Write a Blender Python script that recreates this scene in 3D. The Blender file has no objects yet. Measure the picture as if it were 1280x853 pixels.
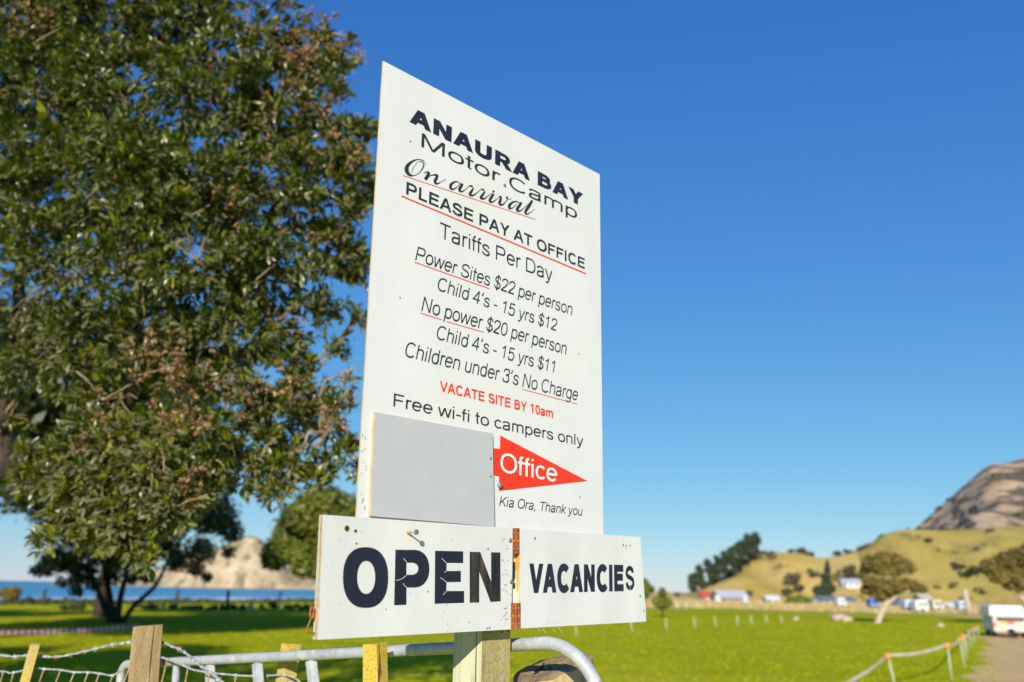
import bpy, bmesh, math, random
import numpy as np
from mathutils import Vector, Matrix, noise
random.seed(7); rng = np.random.default_rng(11)
S = bpy.context.scene
C = S.collection
H = 2.5                                   # eye height above the flat field

# ------------------------------------------------------------------ camera
F, CX, CY = 1120.0, 640.0, 426.5
pitch, roll, yaw = .2705, .0175, .811
_r = np.array([1, 0, 0.]); _u = np.array([0, -math.sin(pitch), math.cos(pitch)]); _f = np.array([0, math.cos(pitch), math.sin(pitch)])
_c, _s = math.cos(roll), math.sin(roll)
RM = np.array([_c*_r + _s*_u, -_s*_r + _c*_u, _f])
cam_d = bpy.data.cameras.new('camera'); cam = bpy.data.objects.new('camera', cam_d); C.objects.link(cam)
cam_d.sensor_width = 36; cam_d.lens = F/1280*36; cam_d.clip_start = .05; cam_d.clip_end = 60000
m4 = Matrix.Identity(4)
for i in range(3):
    m4[i][0] = RM[0][i]; m4[i][1] = RM[1][i]; m4[i][2] = -RM[2][i]
m4.translation = (0, 0, H); cam.matrix_world = m4
cam_d.dof.use_dof = True; cam_d.dof.focus_distance = 2.3; cam_d.dof.aperture_fstop = 2.6
S.camera = cam

# ------------------------------------------------------------------ sky, sun, exposure
SUN = Vector((-.140, -.919, .368)).normalized()      # towards the sun (behind the camera, low)
elev = math.asin(SUN.z); az = math.atan2(SUN.x, SUN.y)
w = bpy.data.worlds.new('World'); S.world = w; w.use_nodes = True
nt = w.node_tree; sky = nt.nodes.new('ShaderNodeTexSky'); sky.sky_type = 'NISHITA'; sky.sun_disc = False
sky.sun_elevation = elev; sky.sun_rotation = az; sky.air_density = 1.0; sky.dust_density = 0.0; sky.ozone_density = 6.0; sky.altitude = 0
bg = nt.nodes['Background']; bg.inputs[1].default_value = 0.12
# the same clear sky, graded per channel (deeper blue overhead, no white-out at the horizon)
_sp = nt.nodes.new('ShaderNodeSeparateColor'); _cb = nt.nodes.new('ShaderNodeCombineColor'); nt.links.new(sky.outputs[0], _sp.inputs[0])
for _i, (_ref, _out, _pw) in enumerate(((.074, .0335, 1.09), (.170, .146, .79), (.381, .445, .40))):
    _a = nt.nodes.new('ShaderNodeMath'); _a.operation = 'MULTIPLY'; _a.inputs[1].default_value = .12/_ref
    _b = nt.nodes.new('ShaderNodeMath'); _b.operation = 'POWER'; _b.inputs[1].default_value = _pw
    _m = nt.nodes.new('ShaderNodeMath'); _m.operation = 'MULTIPLY'; _m.inputs[1].default_value = _out/.12
    nt.links.new(_sp.outputs[_i], _a.inputs[0]); nt.links.new(_a.outputs[0], _b.inputs[0]); nt.links.new(_b.outputs[0], _m.inputs[0]); nt.links.new(_m.outputs[0], _cb.inputs[_i])
nt.links.new(_cb.outputs[0], bg.inputs[0])
sl = bpy.data.lights.new('sun', 'SUN'); sl.energy = 4.7; sl.angle = math.radians(.53); sl.color = (1, .93, .825)
so = bpy.data.objects.new('sun', sl); so.rotation_euler = SUN.to_track_quat('Z', 'Y').to_euler(); C.objects.link(so)
S.view_settings.view_transform = 'Standard'; S.view_settings.look = 'None'; S.view_settings.exposure = .34; S.view_settings.gamma = 1
S.render.engine = 'CYCLES'

# ------------------------------------------------------------------ helpers
def ray(x, y):
    return RM.T @ np.array([(x-CX)/F, -(y-CY)/F, 1.0])
def at(x, y, Y):                                     # the point at forward distance Y
    r = ray(x, y); p = r*Y/r[1]; return Vector((p[0], p[1], p[2]+H))
def tag(o, label=None, cat=None, group=None, kind=None):
    if label: o['label'] = label
    if cat: o['category'] = cat
    if group: o['group'] = group
    if kind: o['kind'] = kind
    return o
def empty(name, loc, label, cat, group=None, kind=None):
    o = bpy.data.objects.new(name, None); C.objects.link(o); o.location = loc; o.empty_display_size = .1
    return tag(o, label, cat, group, kind)
def link(name, me, mat, parent=None):
    o = bpy.data.objects.new(name, me); C.objects.link(o)
    if mat is not None:
        if len(me.materials): me.materials.clear()
        for m in (mat if isinstance(mat, (list, tuple)) else [mat]): me.materials.append(m)
    if parent is not None:
        wl_ = Vector(parent.location); q_ = parent.parent
        while q_ is not None: wl_ += Vector(q_.location); q_ = q_.parent
        o.parent = parent; o.location = -wl_
    return o
class MB:
    """collects shapes (world coordinates) for ONE mesh object"""
    def __init__(s): s.v = []; s.f = []; s.mi = []
    def add(s, vs, fs, mi=0):
        n = len(s.v); s.v += [tuple(v) for v in vs]; s.f += [tuple(i+n for i in f) for f in fs]; s.mi += [mi]*len(fs)
        return s
    def prism(s, poly, ext, mi=0):
        """poly: list of 3D points (front face), ext: vector to the back"""
        n = len(poly); e = Vector(ext); vs = [Vector(p) for p in poly]; vs += [p+e for p in vs]
        fs = [tuple(range(n)), tuple(range(2*n-1, n-1, -1))] + [(i, i+n, (i+1) % n+n, (i+1) % n) for i in range(n)]
        return s.add(vs, fs, mi)
    def box(s, c, sx, sy, sz, rz=0, mi=0, tilt=None):
        R = Matrix.Rotation(rz, 3, 'Z')
        if tilt is not None: R = tilt @ R
        c = Vector(c)
        vs = [c + R @ Vector((a*sx/2, b*sy/2, d*sz/2)) for a in (-1, 1) for b in (-1, 1) for d in (-1, 1)]
        return s.add(vs, [(0, 1, 3, 2), (4, 6, 7, 5), (0, 4, 5, 1), (2, 3, 7, 6), (0, 2, 6, 4), (1, 5, 7, 3)], mi)
    def tube(s, pts, rad, n=8, mi=0, cap=True):
        pts = [Vector(p) for p in pts]; k = len(pts)
        rad = list(rad) if hasattr(rad, '__len__') else [rad]*k
        ring = []; up = None
        for i, p in enumerate(pts):
            d = (pts[min(i+1, k-1)]-pts[max(i-1, 0)]).normalized()
            if up is None: up = d.orthogonal().normalized()
            up = (up - d*up.dot(d)).normalized(); sd = d.cross(up)
            ring += [p + rad[i]*(math.cos(a)*up+math.sin(a)*sd) for a in [2*math.pi*j/n for j in range(n)]]
        fs = [(i*n+j, i*n+(j+1) % n, (i+1)*n+(j+1) % n, (i+1)*n+j) for i in range(k-1) for j in range(n)]
        if cap: fs += [tuple(range(n-1, -1, -1)), tuple((k-1)*n+j for j in range(n))]
        return s.add(ring, fs, mi)
    def build(s, name, mat, parent=None, smooth=False, bevel=0):
        me = bpy.data.meshes.new(name); me.from_pydata(s.v, [], s.f); me.update()
        if len(set(s.mi)) > 1: me.polygons.foreach_set('material_index', s.mi)
        bm = bmesh.new(); bm.from_mesh(me); bmesh.ops.recalc_face_normals(bm, faces=bm.faces)
        if bevel: bmesh.ops.bevel(bm, geom=bm.edges[:], offset=bevel, segments=2, affect='EDGES', profile=.6)
        bm.to_mesh(me); bm.free()
        if smooth: me.polygons.foreach_set('use_smooth', [True]*len(me.polygons))
        return link(name, me, mat, parent)

# ------------------------------------------------------------------ materials
def new_mat(name, rough=.6, spec=.5):
    m = bpy.data.materials.new(name); m.use_nodes = True; t = m.node_tree; b = t.nodes['Principled BSDF']
    b.inputs['Roughness'].default_value = rough; b.inputs['Specular IOR Level'].default_value = spec
    return m, t, b
def N(t, typ, **kw):
    n = t.nodes.new(typ)
    for k, v in kw.items():
        if k in n.inputs: n.inputs[k].default_value = v
        else: setattr(n, k, v)
    return n
def ramp(t, fac, stops, interp='LINEAR'):
    r = t.nodes.new('ShaderNodeValToRGB'); r.color_ramp.interpolation = interp; e = r.color_ramp.elements
    while len(e) < len(stops): e.new(.5)
    for i, (p, c) in enumerate(stops):
        e[i].position = p; e[i].color = (*c, 1) if len(c) == 3 else c
    t.links.new(fac, r.inputs[0]); return r
def mixc(t, fac, a, b, typ='MIX'):
    m = t.nodes.new('ShaderNodeMix'); m.data_type = 'RGBA'; m.blend_type = typ
    for s, i in ((fac, 0), (a, 6), (b, 7)):
        if hasattr(s, 'is_linked'): t.links.new(s, m.inputs[i])
        elif i == 0: m.inputs[0].default_value = s
        else: m.inputs[i].default_value = (*s, 1)
    return m.outputs[2]
def coords(t, scale=(1, 1, 1), kind='Object', rot=(0, 0, 0)):
    c = t.nodes.new('ShaderNodeTexCoord'); mp = t.nodes.new('ShaderNodeMapping'); mp.inputs['Scale'].default_value = scale; mp.inputs['Rotation'].default_value = rot
    t.links.new(c.outputs[kind], mp.inputs[0]); return mp.outputs[0]
def noise_n(t, vec, scale, detail=4, rough=.55):
    n = N(t, 'ShaderNodeTexNoise', Scale=scale, Detail=detail, Roughness=rough); t.links.new(vec, n.inputs['Vector']); return n.outputs[0]
def bump(t, b, h, strength=.3, dist=.01):
    n = N(t, 'ShaderNodeBump', Strength=strength, Distance=dist); t.links.new(h, n.inputs['Height']); t.links.new(n.outputs[0], b.inputs['Normal'])
def simple(name, col, rough=.6, var=.12, scale=3, spec=.5, metallic=0, bmp=0):
    m, t, b = new_mat(name, rough, spec); v = coords(t); n = noise_n(t, v, scale)
    lo = tuple(c*(1-var) for c in col); hi = tuple(min(1, c*(1+var)) for c in col)
    r = ramp(t, n, [(.3, lo), (.7, hi)]); t.links.new(r.outputs[0], b.inputs['Base Color']); b.inputs['Metallic'].default_value = metallic
    if bmp: bump(t, b, n, bmp)
    return m
def wood(name, cols, grain=(30, 30, 2.2), rough=.85, spots=None, moss=None, bmp=.5):
    m, t, b = new_mat(name, rough, .25)
    v = coords(t, grain); n1 = noise_n(t, v, 1.6, 8, .65)
    r = ramp(t, n1, [(.25, cols[0]), (.45, cols[1]), (.6, cols[2]), (.8, cols[3] if len(cols) > 3 else cols[2])])
    col = r.outputs[0]
    v2 = coords(t); n2 = noise_n(t, v2, 14, 5, .7)
    if moss:
        f = ramp(t, n2, [(.42, (0, 0, 0)), (.6, (1, 1, 1))]); col = mixc(t, f.outputs[0], col, moss)
    if spots:
        n3 = noise_n(t, v2, 130, 3, .8); f = ramp(t, n3, [(.55, (0, 0, 0)), (.64, (1, 1, 1))]); col = mixc(t, f.outputs[0], col, spots)
    # drying cracks along the grain
    v3 = coords(t, (grain[0]*1.5, grain[1]*1.5, 1.2)); n4 = noise_n(t, v3, 1.3, 3, .5)
    f = ramp(t, n4, [(.33, (1, 1, 1)), (.37, (0, 0, 0))]); col = mixc(t, f.outputs[0], col, tuple(c*.35 for c in cols[0]))
    t.links.new(col, b.inputs['Base Color']); bump(t, b, n1, bmp, .004)
    return m
def leaf_mat(name, stops, under=(.30, .31, .22), rough=.38, trans=.22, spec=.5):
    m, t, b = new_mat(name, rough, spec)
    a = N(t, 'ShaderNodeAttribute'); a.attribute_name = 'tint'
    r = ramp(t, a.outputs['Fac'], stops)
    g = N(t, 'ShaderNodeNewGeometry'); col = mixc(t, g.outputs['Backfacing'], r.outputs[0], under) if under else r.outputs[0]
    t.links.new(col, b.inputs['Base Color'])
    tr = N(t, 'ShaderNodeBsdfTranslucent'); t.links.new(r.outputs[0], tr.inputs[0])
    mx = N(t, 'ShaderNodeMixShader'); mx.inputs[0].default_value = trans
    t.links.new(b.outputs[0], mx.inputs[1]); t.links.new(tr.outputs[0], mx.inputs[2]); t.links.new(mx.outputs[0], t.nodes['Material Output'].inputs[0])
    return m

# painted sign board: off-white paint, faint dirt streaks, tiny chips
def paint_mat(name, col=(.78, .77, .74), dirt=.5, chips=True, rust=False):
    m, t, b = new_mat(name, .5, .4)
    v = coords(t, (1, 1, .35)); n = noise_n(t, v, 7, 6, .6)
    lo = tuple(c*(1-.05*dirt) for c in col); r = ramp(t, n, [(.3, lo), (.65, col)]); c_ = r.outputs[0]
    v1 = coords(t); n0 = noise_n(t, v1, 2.2, 3); f0 = ramp(t, n0, [(.52, (0, 0, 0)), (.75, (1, 1, 1))]); c_ = mixc(t, f0.outputs[0], c_, (col[0]*.97, col[1]*.95, col[2]*.89))
    if chips:
        n2 = noise_n(t, v1, 170, 2, .6); n3 = noise_n(t, v1, 5.5, 2)
        ma = N(t, 'ShaderNodeMath', operation='MULTIPLY'); t.links.new(n2, ma.inputs[0]); t.links.new(n3, ma.inputs[1])
        f = ramp(t, ma.outputs[0], [(.475, (0, 0, 0)), (.49, (1, 1, 1))]); c_ = mixc(t, f.outputs[0], c_, (.33, .31, .27))
    t.links.new(c_, b.inputs['Base Color']); bump(t, b, noise_n(t, v1, 60, 3), .05, .001)
    return m
M = {}
M['white'] = paint_mat('white_sign_paint', (.745, .74, .735), dirt=1.3, chips=False); M['white2'] = paint_mat('white_board_paint', (.735, .73, .715), 2.2)
def faded(name, col, col2, grain=(60, 60, 3), lo=.42, hi=.6):
    m, t, b = new_mat(name, .55, .4); v = coords(t, grain); n = noise_n(t, v, 1.5, 6, .7)
    r = ramp(t, n, [(lo, col), (hi, col2)]); t.links.new(r.outputs[0], b.inputs['Base Color']); return m
M['ink'] = faded('black_vinyl', (.010, .013, .028), (.018, .022, .038), (9, 9, 9), .3, .8)
M['ink_n'] = faded('worn_black_paint', (.012, .012, .016), (.10, .078, .05), (38, 38, 2.5), .40, .68)
M['ink_blue'] = faded('navy_vinyl', (.012, .016, .036), (.022, .032, .05), (5, 5, 5), .4, .7)
M['ink_thin'] = faded('grey_black_vinyl', (.016, .022, .026), (.028, .036, .038), (6, 6, 6), .3, .8)
M['red'] = simple('red_vinyl', (.86, .04, .008), .5, .05)
M['redline'] = simple('thin_red_vinyl', (.80, .06, .03), .5, .05)
M['letter_white'] = simple('white_vinyl', (.85, .85, .85), .5, .03)
M['grey'] = simple('grey_primer_paint', (.50, .50, .52), .55, .05, 7)
M['ply'] = wood('weathered_plywood_edge', [(.22, .15, .09), (.46, .38, .28), (.62, .58, .50), (.66, .63, .57)], (150, 150, 3), bmp=.8)
M['plytan'] = simple('raw_ply_edge', (.50, .36, .19), .8, .2, 30)
M['ply_dark'] = simple('grey_brown_ply_layer', (.20, .14, .09), .8, .3, 60)
M['rust'] = faded('rust', (.20, .055, .018), (.55, .17, .04), (25, 25, 25), .35, .7)
M['ruststain'] = simple('yellow_rust_stain', (.75, .33, .03), .6, .25, 20)
M['rusttrail'] = simple('pale_rust_trail', (.78, .60, .34), .6, .2, 20)
M['steel'] = simple('zinc_screw', (.45, .46, .44), .45, .3, 90, .5, .6)
M['washer'] = simple('dull_zinc_washer', (.30, .31, .29), .5, .4, 200, .5, .5)
M['darkhole'] = simple('dark_hole', (.05, .04, .03), .9)
M['post'] = wood('weathered_sign_post', [(.26, .20, .10), (.38, .31, .17), (.46, .38, .22), (.55, .46, .27)], (26, 26, 1.2), spots=(.16, .12, .07), moss=(.42, .36, .10))
M['postsmooth'] = wood('sawn_sign_post_face', [(.40, .37, .22), (.52, .50, .33), (.58, .56, .38), (.62, .60, .42)], (40, 40, 1.0), bmp=.3)
M['log'] = wood('debarked_log', [(.22, .13, .06), (.38, .26, .13), (.48, .36, .21), (.46, .26, .10)], (20, 20, 2.0), bmp=.8)
M['logtop'] = wood('lichen_covered_end_grain', [(.12, .08, .05), (.23, .165, .09), (.31, .23, .125), (.28, .19, .08)], (14, 5, 14), spots=(.12, .08, .06), moss=(.29, .225, .10), bmp=1)
M['lichen'] = wood('lichen_yellow_wood', [(.42, .27, .06), (.56, .40, .07), (.62, .47, .12), (.68, .60, .38)], (18, 18, 2), spots=(.25, .14, .05), moss=(.60, .42, .05))
M['tan'] = wood('tan_lichen_batten', [(.36, .24, .08), (.50, .38, .15), (.58, .46, .20), (.62, .54, .30)], (26, 26, 2), spots=(.25, .16, .06), moss=(.60, .42, .06))
M['fence'] = wood('brown_fence_wood', [(.17, .115, .055), (.28, .20, .10), (.36, .27, .14), (.50, .41, .25)], (30, 30, 2.6), moss=(.30, .22, .09), spots=(.14, .10, .05), bmp=1)
M['galv'] = faded('galvanised_pipe', (.34, .37, .40), (.62, .64, .66), (14, 14, 14), .3, .75)
_t = M['galv'].node_tree; _b = _t.nodes['Principled BSDF']; _l = _b.inputs['Base Color'].links[0].from_socket; _v = coords(_t)
_f = ramp(_t, noise_n(_t, _v, 55, 4, .75), [(.60, (0, 0, 0)), (.68, (1, 1, 1))]); _c2 = mixc(_t, _f.outputs[0], _l, (.30, .22, .14)); _f2 = ramp(_t, noise_n(_t, _v, 18, 5, .7), [(.58, (0, 0, 0)), (.66, (.8, .8, .8))]); _c3 = mixc(_t, _f2.outputs[0], _c2, (.70, .68, .60)); _t.links.new(_c3, _b.inputs['Base Color']); bump(_t, _b, noise_n(_t, _v, 90, 4), .25, .002)
M['galv'].node_tree.nodes['Principled BSDF'].inputs['Metallic'].default_value = .25
M['wire'] = faded('galvanised_wire', (.22, .24, .25), (.48, .49, .47), (40, 40, 40))
M['rustwire'] = faded('rusty_wire', (.30, .16, .08), (.46, .32, .20), (40, 40, 40))
M['dark'] = simple('black_rubber', (.015, .016, .018), .7)

# ------------------------------------------------------------------ land, sea
SIGN0 = Vector((0, 2.5, 0))
def coast(x, y): return (x+60)*-.91+(y-95)*.415
def sstep(a, b, v):
    t_ = np.clip((v-a)/(b-a), 0, 1); return t_*t_*(3-2*t_)
def ground_z(x, y):
    x = np.asarray(x, float); y = np.asarray(y, float); s = coast(x, y)
    rise = .95*np.exp(-((x-0)**2+(y-2.5)**2)/49.)
    lift = .25 + 2.3*sstep(150, 240, y)*sstep(-40, 40, x)
    dune = lift*np.exp(-((s+7)/9.)**2)
    beach = -3.6*sstep(-1, 75, s) - 4*sstep(75, 400, s)
    und = .10*np.sin(x*.11+1.3)*np.sin(y*.07+.4)*sstep(15, 60, np.hypot(x, y))
    return rise+dune+beach+und
def gz(x, y): return float(ground_z(x, y))
def grid_mesh(X, Y, Z):
    n, k = X.shape; v = np.stack([X, Y, Z], -1).reshape(-1, 3); i = np.arange(n*k).reshape(n, k)
    f = np.stack([i[:-1, :-1], i[1:, :-1], i[1:, 1:], i[:-1, 1:]], -1).reshape(-1, 4)
    me = bpy.data.meshes.new('m'); me.vertices.add(len(v)); me.vertices.foreach_set('co', v.ravel().astype(np.float32))
    me.loops.add(f.size); me.loops.foreach_set('vertex_index', f.ravel().astype(np.int32)); me.polygons.add(len(f))
    me.polygons.foreach_set('loop_start', (np.arange(len(f))*4).astype(np.int32)); me.polygons.foreach_set('loop_total', np.full(len(f), 4, np.int32))
    me.update(); me.validate(); me.polygons.foreach_set('use_smooth', [True]*len(f)); return me
# ground: one sheet all round, to the horizon
rad = np.concatenate([[.02], np.geomspace(.6, 9000, 260)]); ang = np.linspace(0, 2*np.pi, 361)
RR, AA = np.meshgrid(rad, ang); GX, GY = RR*np.cos(AA), RR*np.sin(AA)
GZ = ground_z(GX, GY)
m, t, b = new_mat('lawn_and_dune_grass', 1.0, .02)
v = coords(t); sep = N(t, 'ShaderNodeSeparateXYZ'); t.links.new(v, sep.inputs[0])
n_big = noise_n(t, v, .05, 5); n_mid = noise_n(t, v, .6, 6, .65); n_f = noise_n(t, v, 9, 5, .7)
g1 = ramp(t, n_mid, [(.3, (.28, .31, .002)), (.5, (.39, .40, .003)), (.72, (.50, .46, .016))])
g2 = ramp(t, n_big, [(.35, (.29, .335, .002)), (.65, (.48, .45, .008))])
col = mixc(t, .5, g1.outputs[0], g2.outputs[0])
f1 = ramp(t, n_f, [(.58, (0, 0, 0)), (.75, (.35, .35, .35))]); col = mixc(t, f1.outputs[0], col, (.33, .31, .09))
n_st = noise_n(t, coords(t, (.10, .55, 1)), 1.0, 5, .6); fs_ = ramp(t, n_st, [(.50, (0, 0, 0)), (.68, (.65, .65, .65))]); col = mixc(t, fs_.outputs[0], col, (.50, .46, .05))
n_s2 = noise_n(t, coords(t, (.22, .8, 1)), 1.0, 6, .65); fs2 = ramp(t, n_s2, [(.36, (.75, .75, .75)), (.48, (0, 0, 0))]); col = mixc(t, fs2.outputs[0], col, (.20, .26, .003))
n_wd = noise_n(t, v, 2.6, 4, .7); fw = ramp(t, n_wd, [(.64, (0, 0, 0)), (.74, (.3, .3, .3))]); col = mixc(t, fw.outputs[0], col, (.52, .49, .20))
# far tussock belt: position along the direction away from the gate, wobbling
def mth(op, a, b_=None):
    n = N(t, 'ShaderNodeMath', operation=op)
    for i, s_ in enumerate((a, b_)):
        if s_ is None: continue
        if hasattr(s_, 'is_linked'): t.links.new(s_, n.inputs[i])
        else: n.inputs[i].default_value = s_
    return n.outputs[0]
wob = mth('MULTIPLY', mth('SUBTRACT', n_big, .5), 60)
far = mth('ADD', mth('ADD', sep.outputs[1], mth('MULTIPLY', sep.outputs[0], .12)), wob)
xr = ramp(t, mth('DIVIDE', far, 400), [(.34, (0, 0, 0)), (.40, (1, 1, 1))])
# s = coast coordinate
s_n = mth('ADD', mth('MULTIPLY', mth('ADD', sep.outputs[0], 60), -.91), mth('MULTIPLY', mth('SUBTRACT', sep.outputs[1], 95), .415))
tan_ = ramp(t, n_f, [(.3, (.30, .22, .075)), (.7, (.52, .40, .16))])
col = mixc(t, xr.outputs[0], col, tan_.outputs[0])
sr = ramp(t, mth('ADD', mth('DIVIDE', s_n, 100), .5), [(.47, (0, 0, 0)), (.52, (1, 1, 1))])
sand = ramp(t, n_mid, [(.3, (.36, .30, .21)), (.7, (.46, .39, .28))])
col = mixc(t, sr.outputs[0], col, sand.outputs[0])
t.links.new(col, b.inputs['Base Color']); bump(t, b, n_f, .25, .03); M['land'] = m
land = link('ground', grid_mesh(GX, GY, GZ), M['land']); land['kind'] = 'structure'

# sea
rad = np.geomspace(20, 40000, 240); ang = np.linspace(math.radians(40), math.radians(200), 220)
RR, AA = np.meshgrid(rad, ang); SX, SY = RR*np.cos(AA), RR*np.sin(AA); SC = coast(SX, SY)
SZ = -2.6 + .55*np.exp(-((SC-108)/5.)**2)*(.6+.4*np.sin(SX*.05+SY*.03)) + .5*np.exp(-((SC-150)/7.)**2)
m, t, b = new_mat('sea_water', .22, .5); v = coords(t); sep = N(t, 'ShaderNodeSeparateXYZ'); t.links.new(v, sep.inputs[0])
s_n = mth('ADD', mth('MULTIPLY', mth('ADD', sep.outputs[0], 60), -.91), mth('MULTIPLY', mth('SUBTRACT', sep.outputs[1], 95), .415))
nn = noise_n(t, coords(t, (1, 1, 1)), .045, 6, .6); ns = mth('ADD', s_n, mth('MULTIPLY', mth('SUBTRACT', nn, .5), 60))
wc = ramp(t, mth('DIVIDE', s_n, 3000), [(.02, (.04, .27, .37)), (.12, (.012, .19, .34)), (1, (.005, .10, .24))])
fo = ramp(t, mth('DIVIDE', ns, 400), [(.23, (1, 1, 1)), (.335, (.95, .95, .95)), (.355, (.35, .35, .35)), (.37, (.85, .85, .85)), (.395, (.06, .06, .06)), (.42, (0, 0, 0))])
wc2 = mixc(t, fo.outputs[0], wc.outputs[0], (.80, .82, .83)); t.links.new(wc2, b.inputs['Base Color'])
rr = ramp(t, fo.outputs[0], [(0, (.3, .3, .3)), (1, (.9, .9, .9))]); t.links.new(rr.outputs[0], b.inputs['Roughness'])
bump(t, b, noise_n(t, coords(t, (1, 1, 1)), .25, 6, .65), .6, .5)
sea = link('sea', grid_mesh(SX, SY, SZ), m); sea['kind'] = 'structure'

# ------------------------------------------------------------------ hills
def ridge(name, prof, Dc, Db, mat, back=.5, amp=1.0, nsc=.02, ncol=180, nrow=44, power=1.0, zb=-3.0, gully=1.6):
    px = np.array([p[0] for p in prof], float); py = np.array([p[1] for p in prof], float)
    xs = np.linspace(px[0], px[-1], ncol); ys = np.interp(xs, px, py)
    X = np.zeros((ncol, nrow)); Y = X.copy(); Z = X.copy()
    for i, (x, y) in enumerate(zip(xs, ys)):
        dc = Dc(x) if callable(Dc) else Dc; db = Db(x) if callable(Db) else Db
        top = at(x, y, dc); zc = top.z
        for j in range(nrow):
            v_ = j/(nrow-1)
            if v_ <= .7:
                u = v_/.7; D = db+(dc-db)*u; z = zb+(zc-zb)*(u**power)*(1 if power != 1 else (1.15*u-.15*u*u*u)/u if u > 0 else 1)
            else:
                u = (v_-.7)/.3; D = dc+(dc-db)*back*u; z = zc-(zc-zb)*(u**1.6)
            r = ray(x, 740); xx = r[0]/r[1]*D
            e = math.sin(min(1, v_/.7)*math.pi) if v_ < .7 else 0
            nz = noise.fractal(Vector((xx*nsc, D*nsc, 1.7)), 1.0, 2.0, 5) - gully*abs(noise.noise(Vector((xx*nsc*1.7+D*nsc*.35, D*nsc*.25, 4.1))))
            e2 = math.sin(min(1, v_/.7)*math.pi)**.8 if v_ < .7 else 0; dn = min(nz, .15 if v_ > .45 else 9); X[i, j] = xx; Y[i, j] = D + nz*amp*e*2; Z[i, j] = z + dn*amp*(e2*1.6)+.05*amp*nz
    o = link(name, grid_mesh(X, Y, Z), mat); o['kind'] = 'structure'; return o
def land_mat(name, cols, patch, pcol, sc=.02, psc=.03, lo=.55, hi=.62, rot=0.0, stretch=1, bd=3):
    m, t, b = new_mat(name, 1.0, .03); v = coords(t); n1 = noise_n(t, v, sc, 7, .6)
    r = ramp(t, n1, [(.3, cols[0]), (.5, cols[1]), (.7, cols[2])]); c_ = r.outputs[0]
    v2 = coords(t, (1, 1, stretch), rot=(0, rot, 0)); n2 = noise_n(t, v2, psc, 6, .6)
    f = ramp(t, n2, [(lo, (0, 0, 0)), (hi, (1, 1, 1))]); c_ = mixc(t, f.outputs[0], c_, pcol)
    t.links.new(c_, b.inputs['Base Color']); bump(t, b, n2, .5, bd); return m
M['pasture'] = land_mat('dry_hill_pasture', [(.40, .28, .06), (.54, .38, .11), (.64, .46, .17)], 1, (.22, .155, .08), .016, .022, .60, .72)
M['pasture2'] = land_mat('green_tan_hill_pasture', [(.28, .235, .04), (.44, .335, .08), (.56, .40, .13)], 1, (.17, .13, .07), .012, .016, .62, .74)
M['bluff'] = land_mat('rocky_bluff', [(.28, .20, .12), (.44, .32, .20), (.58, .43, .28)], 1, (.12, .10, .07), .02, .026, .47, .55, .75, 3.0)
M['cliff'] = land_mat('pale_sandstone_cliff', [(.34, .26, .15), (.46, .36, .22), (.56, .45, .30)], 1, (.19, .17, .09), .03, .06, .50, .62, 0, .12, bd=6)
M['cliffcap'] = land_mat('scrub_on_clifftop', [(.10, .11, .035), (.15, .145, .05), (.22, .19, .08)], 1, (.06, .07, .03), .03, .05)
ridge('far_headland_cliff', [(60, 731.5), (140, 727), (175, 718), (200, 709), (225, 697), (262, 688), (290, 675), (305, 671), (318, 674), (330, 683), (345, 692), (356, 708), (366, 716), (392, 718), (430, 722), (470, 731), (500, 740)], 1500, 1440, M['cliff'], 6, 5, .012, 260, 50, .75, -4)
ridge('clifftop', [(236, 697), (262, 687), (290, 673.5), (305, 669.5), (318, 672.5), (332, 683), (340, 690)], 1505, 1497, M['cliffcap'], 8, 2, .02, 60, 24, .4, 40)
ridge('grassy_hill', [(850, 762), (866, 749), (880, 738), (905, 724), (925, 708), (940, 696), (952, 692), (968, 691), (990, 691), (1005, 692), (1022, 697), (1040, 697), (1062, 692), (1075, 689)], lambda x: 470, lambda x: 340, M['pasture'], .5, 4.5, .022, 200, 50)
ridge('long_green_hill', [(985, 712), (1010, 705), (1030, 698), (1052, 694), (1070, 688), (1090, 679), (1105, 673), (1122, 664), (1135, 661), (1160, 661), (1190, 662), (1230, 660), (1280, 657), (1400, 640), (1600, 600), (1900, 600)], 640, lambda x: 360, M['pasture2'], .6, 8, .012, 300, 60)
ridge('rocky_bluff', [(1120, 690), (1140, 668), (1155, 658), (1172, 645), (1192, 629), (1215, 611), (1235, 596), (1248, 586), (1260, 580), (1285, 577), (1320, 566), (1420, 540), (1600, 540), (1900, 580)], 1250, 780, M['bluff'], .6, 14, .012, 260, 70, 1)

# gravel track, 4 mm proud of the field
def strip(name, ctr, wid, mat, lift=.006, n=60):
    mb = MB(); c = [Vector(p) for p in ctr]
    P = []
    for i in range(n):
        u = i/(n-1)*(len(c)-1); k = min(int(u), len(c)-2); P.append(c[k].lerp(c[k+1], u-k))
    vs = []; fs = []; K = 7
    for i, p in enumerate(P):
        d = (P[min(i+1, n-1)]-P[max(i-1, 0)]).normalized(); sd = Vector((d.y, -d.x, 0))
        wl = wid*(1+.10*math.sin(i*1.7)+.06*math.sin(i*.6)); wr = wid*(1+.08*math.sin(i*1.1+2))
        for j in range(K):
            q = p+sd*(-wl+(wl+wr)*j/(K-1)); vs.append((q.x, q.y, gz(q.x, q.y)+lift))
    for i in range(n-1):
        for j in range(K-1): a = i*K+j; fs.append((a, a+1, a+K+1, a+K))
    return mb.add(vs, fs).build(name, mat)
def ground_at(x, y):                      # the point of the field seen at a pixel
    r = ray(x, y); Y = r[1]
    k = H/-r[2]
    for _ in range(12): k = (H-gz(r[0]*k, r[1]*k))/-r[2]
    return Vector((r[0]*k, r[1]*k, gz(r[0]*k, r[1]*k)))
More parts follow.
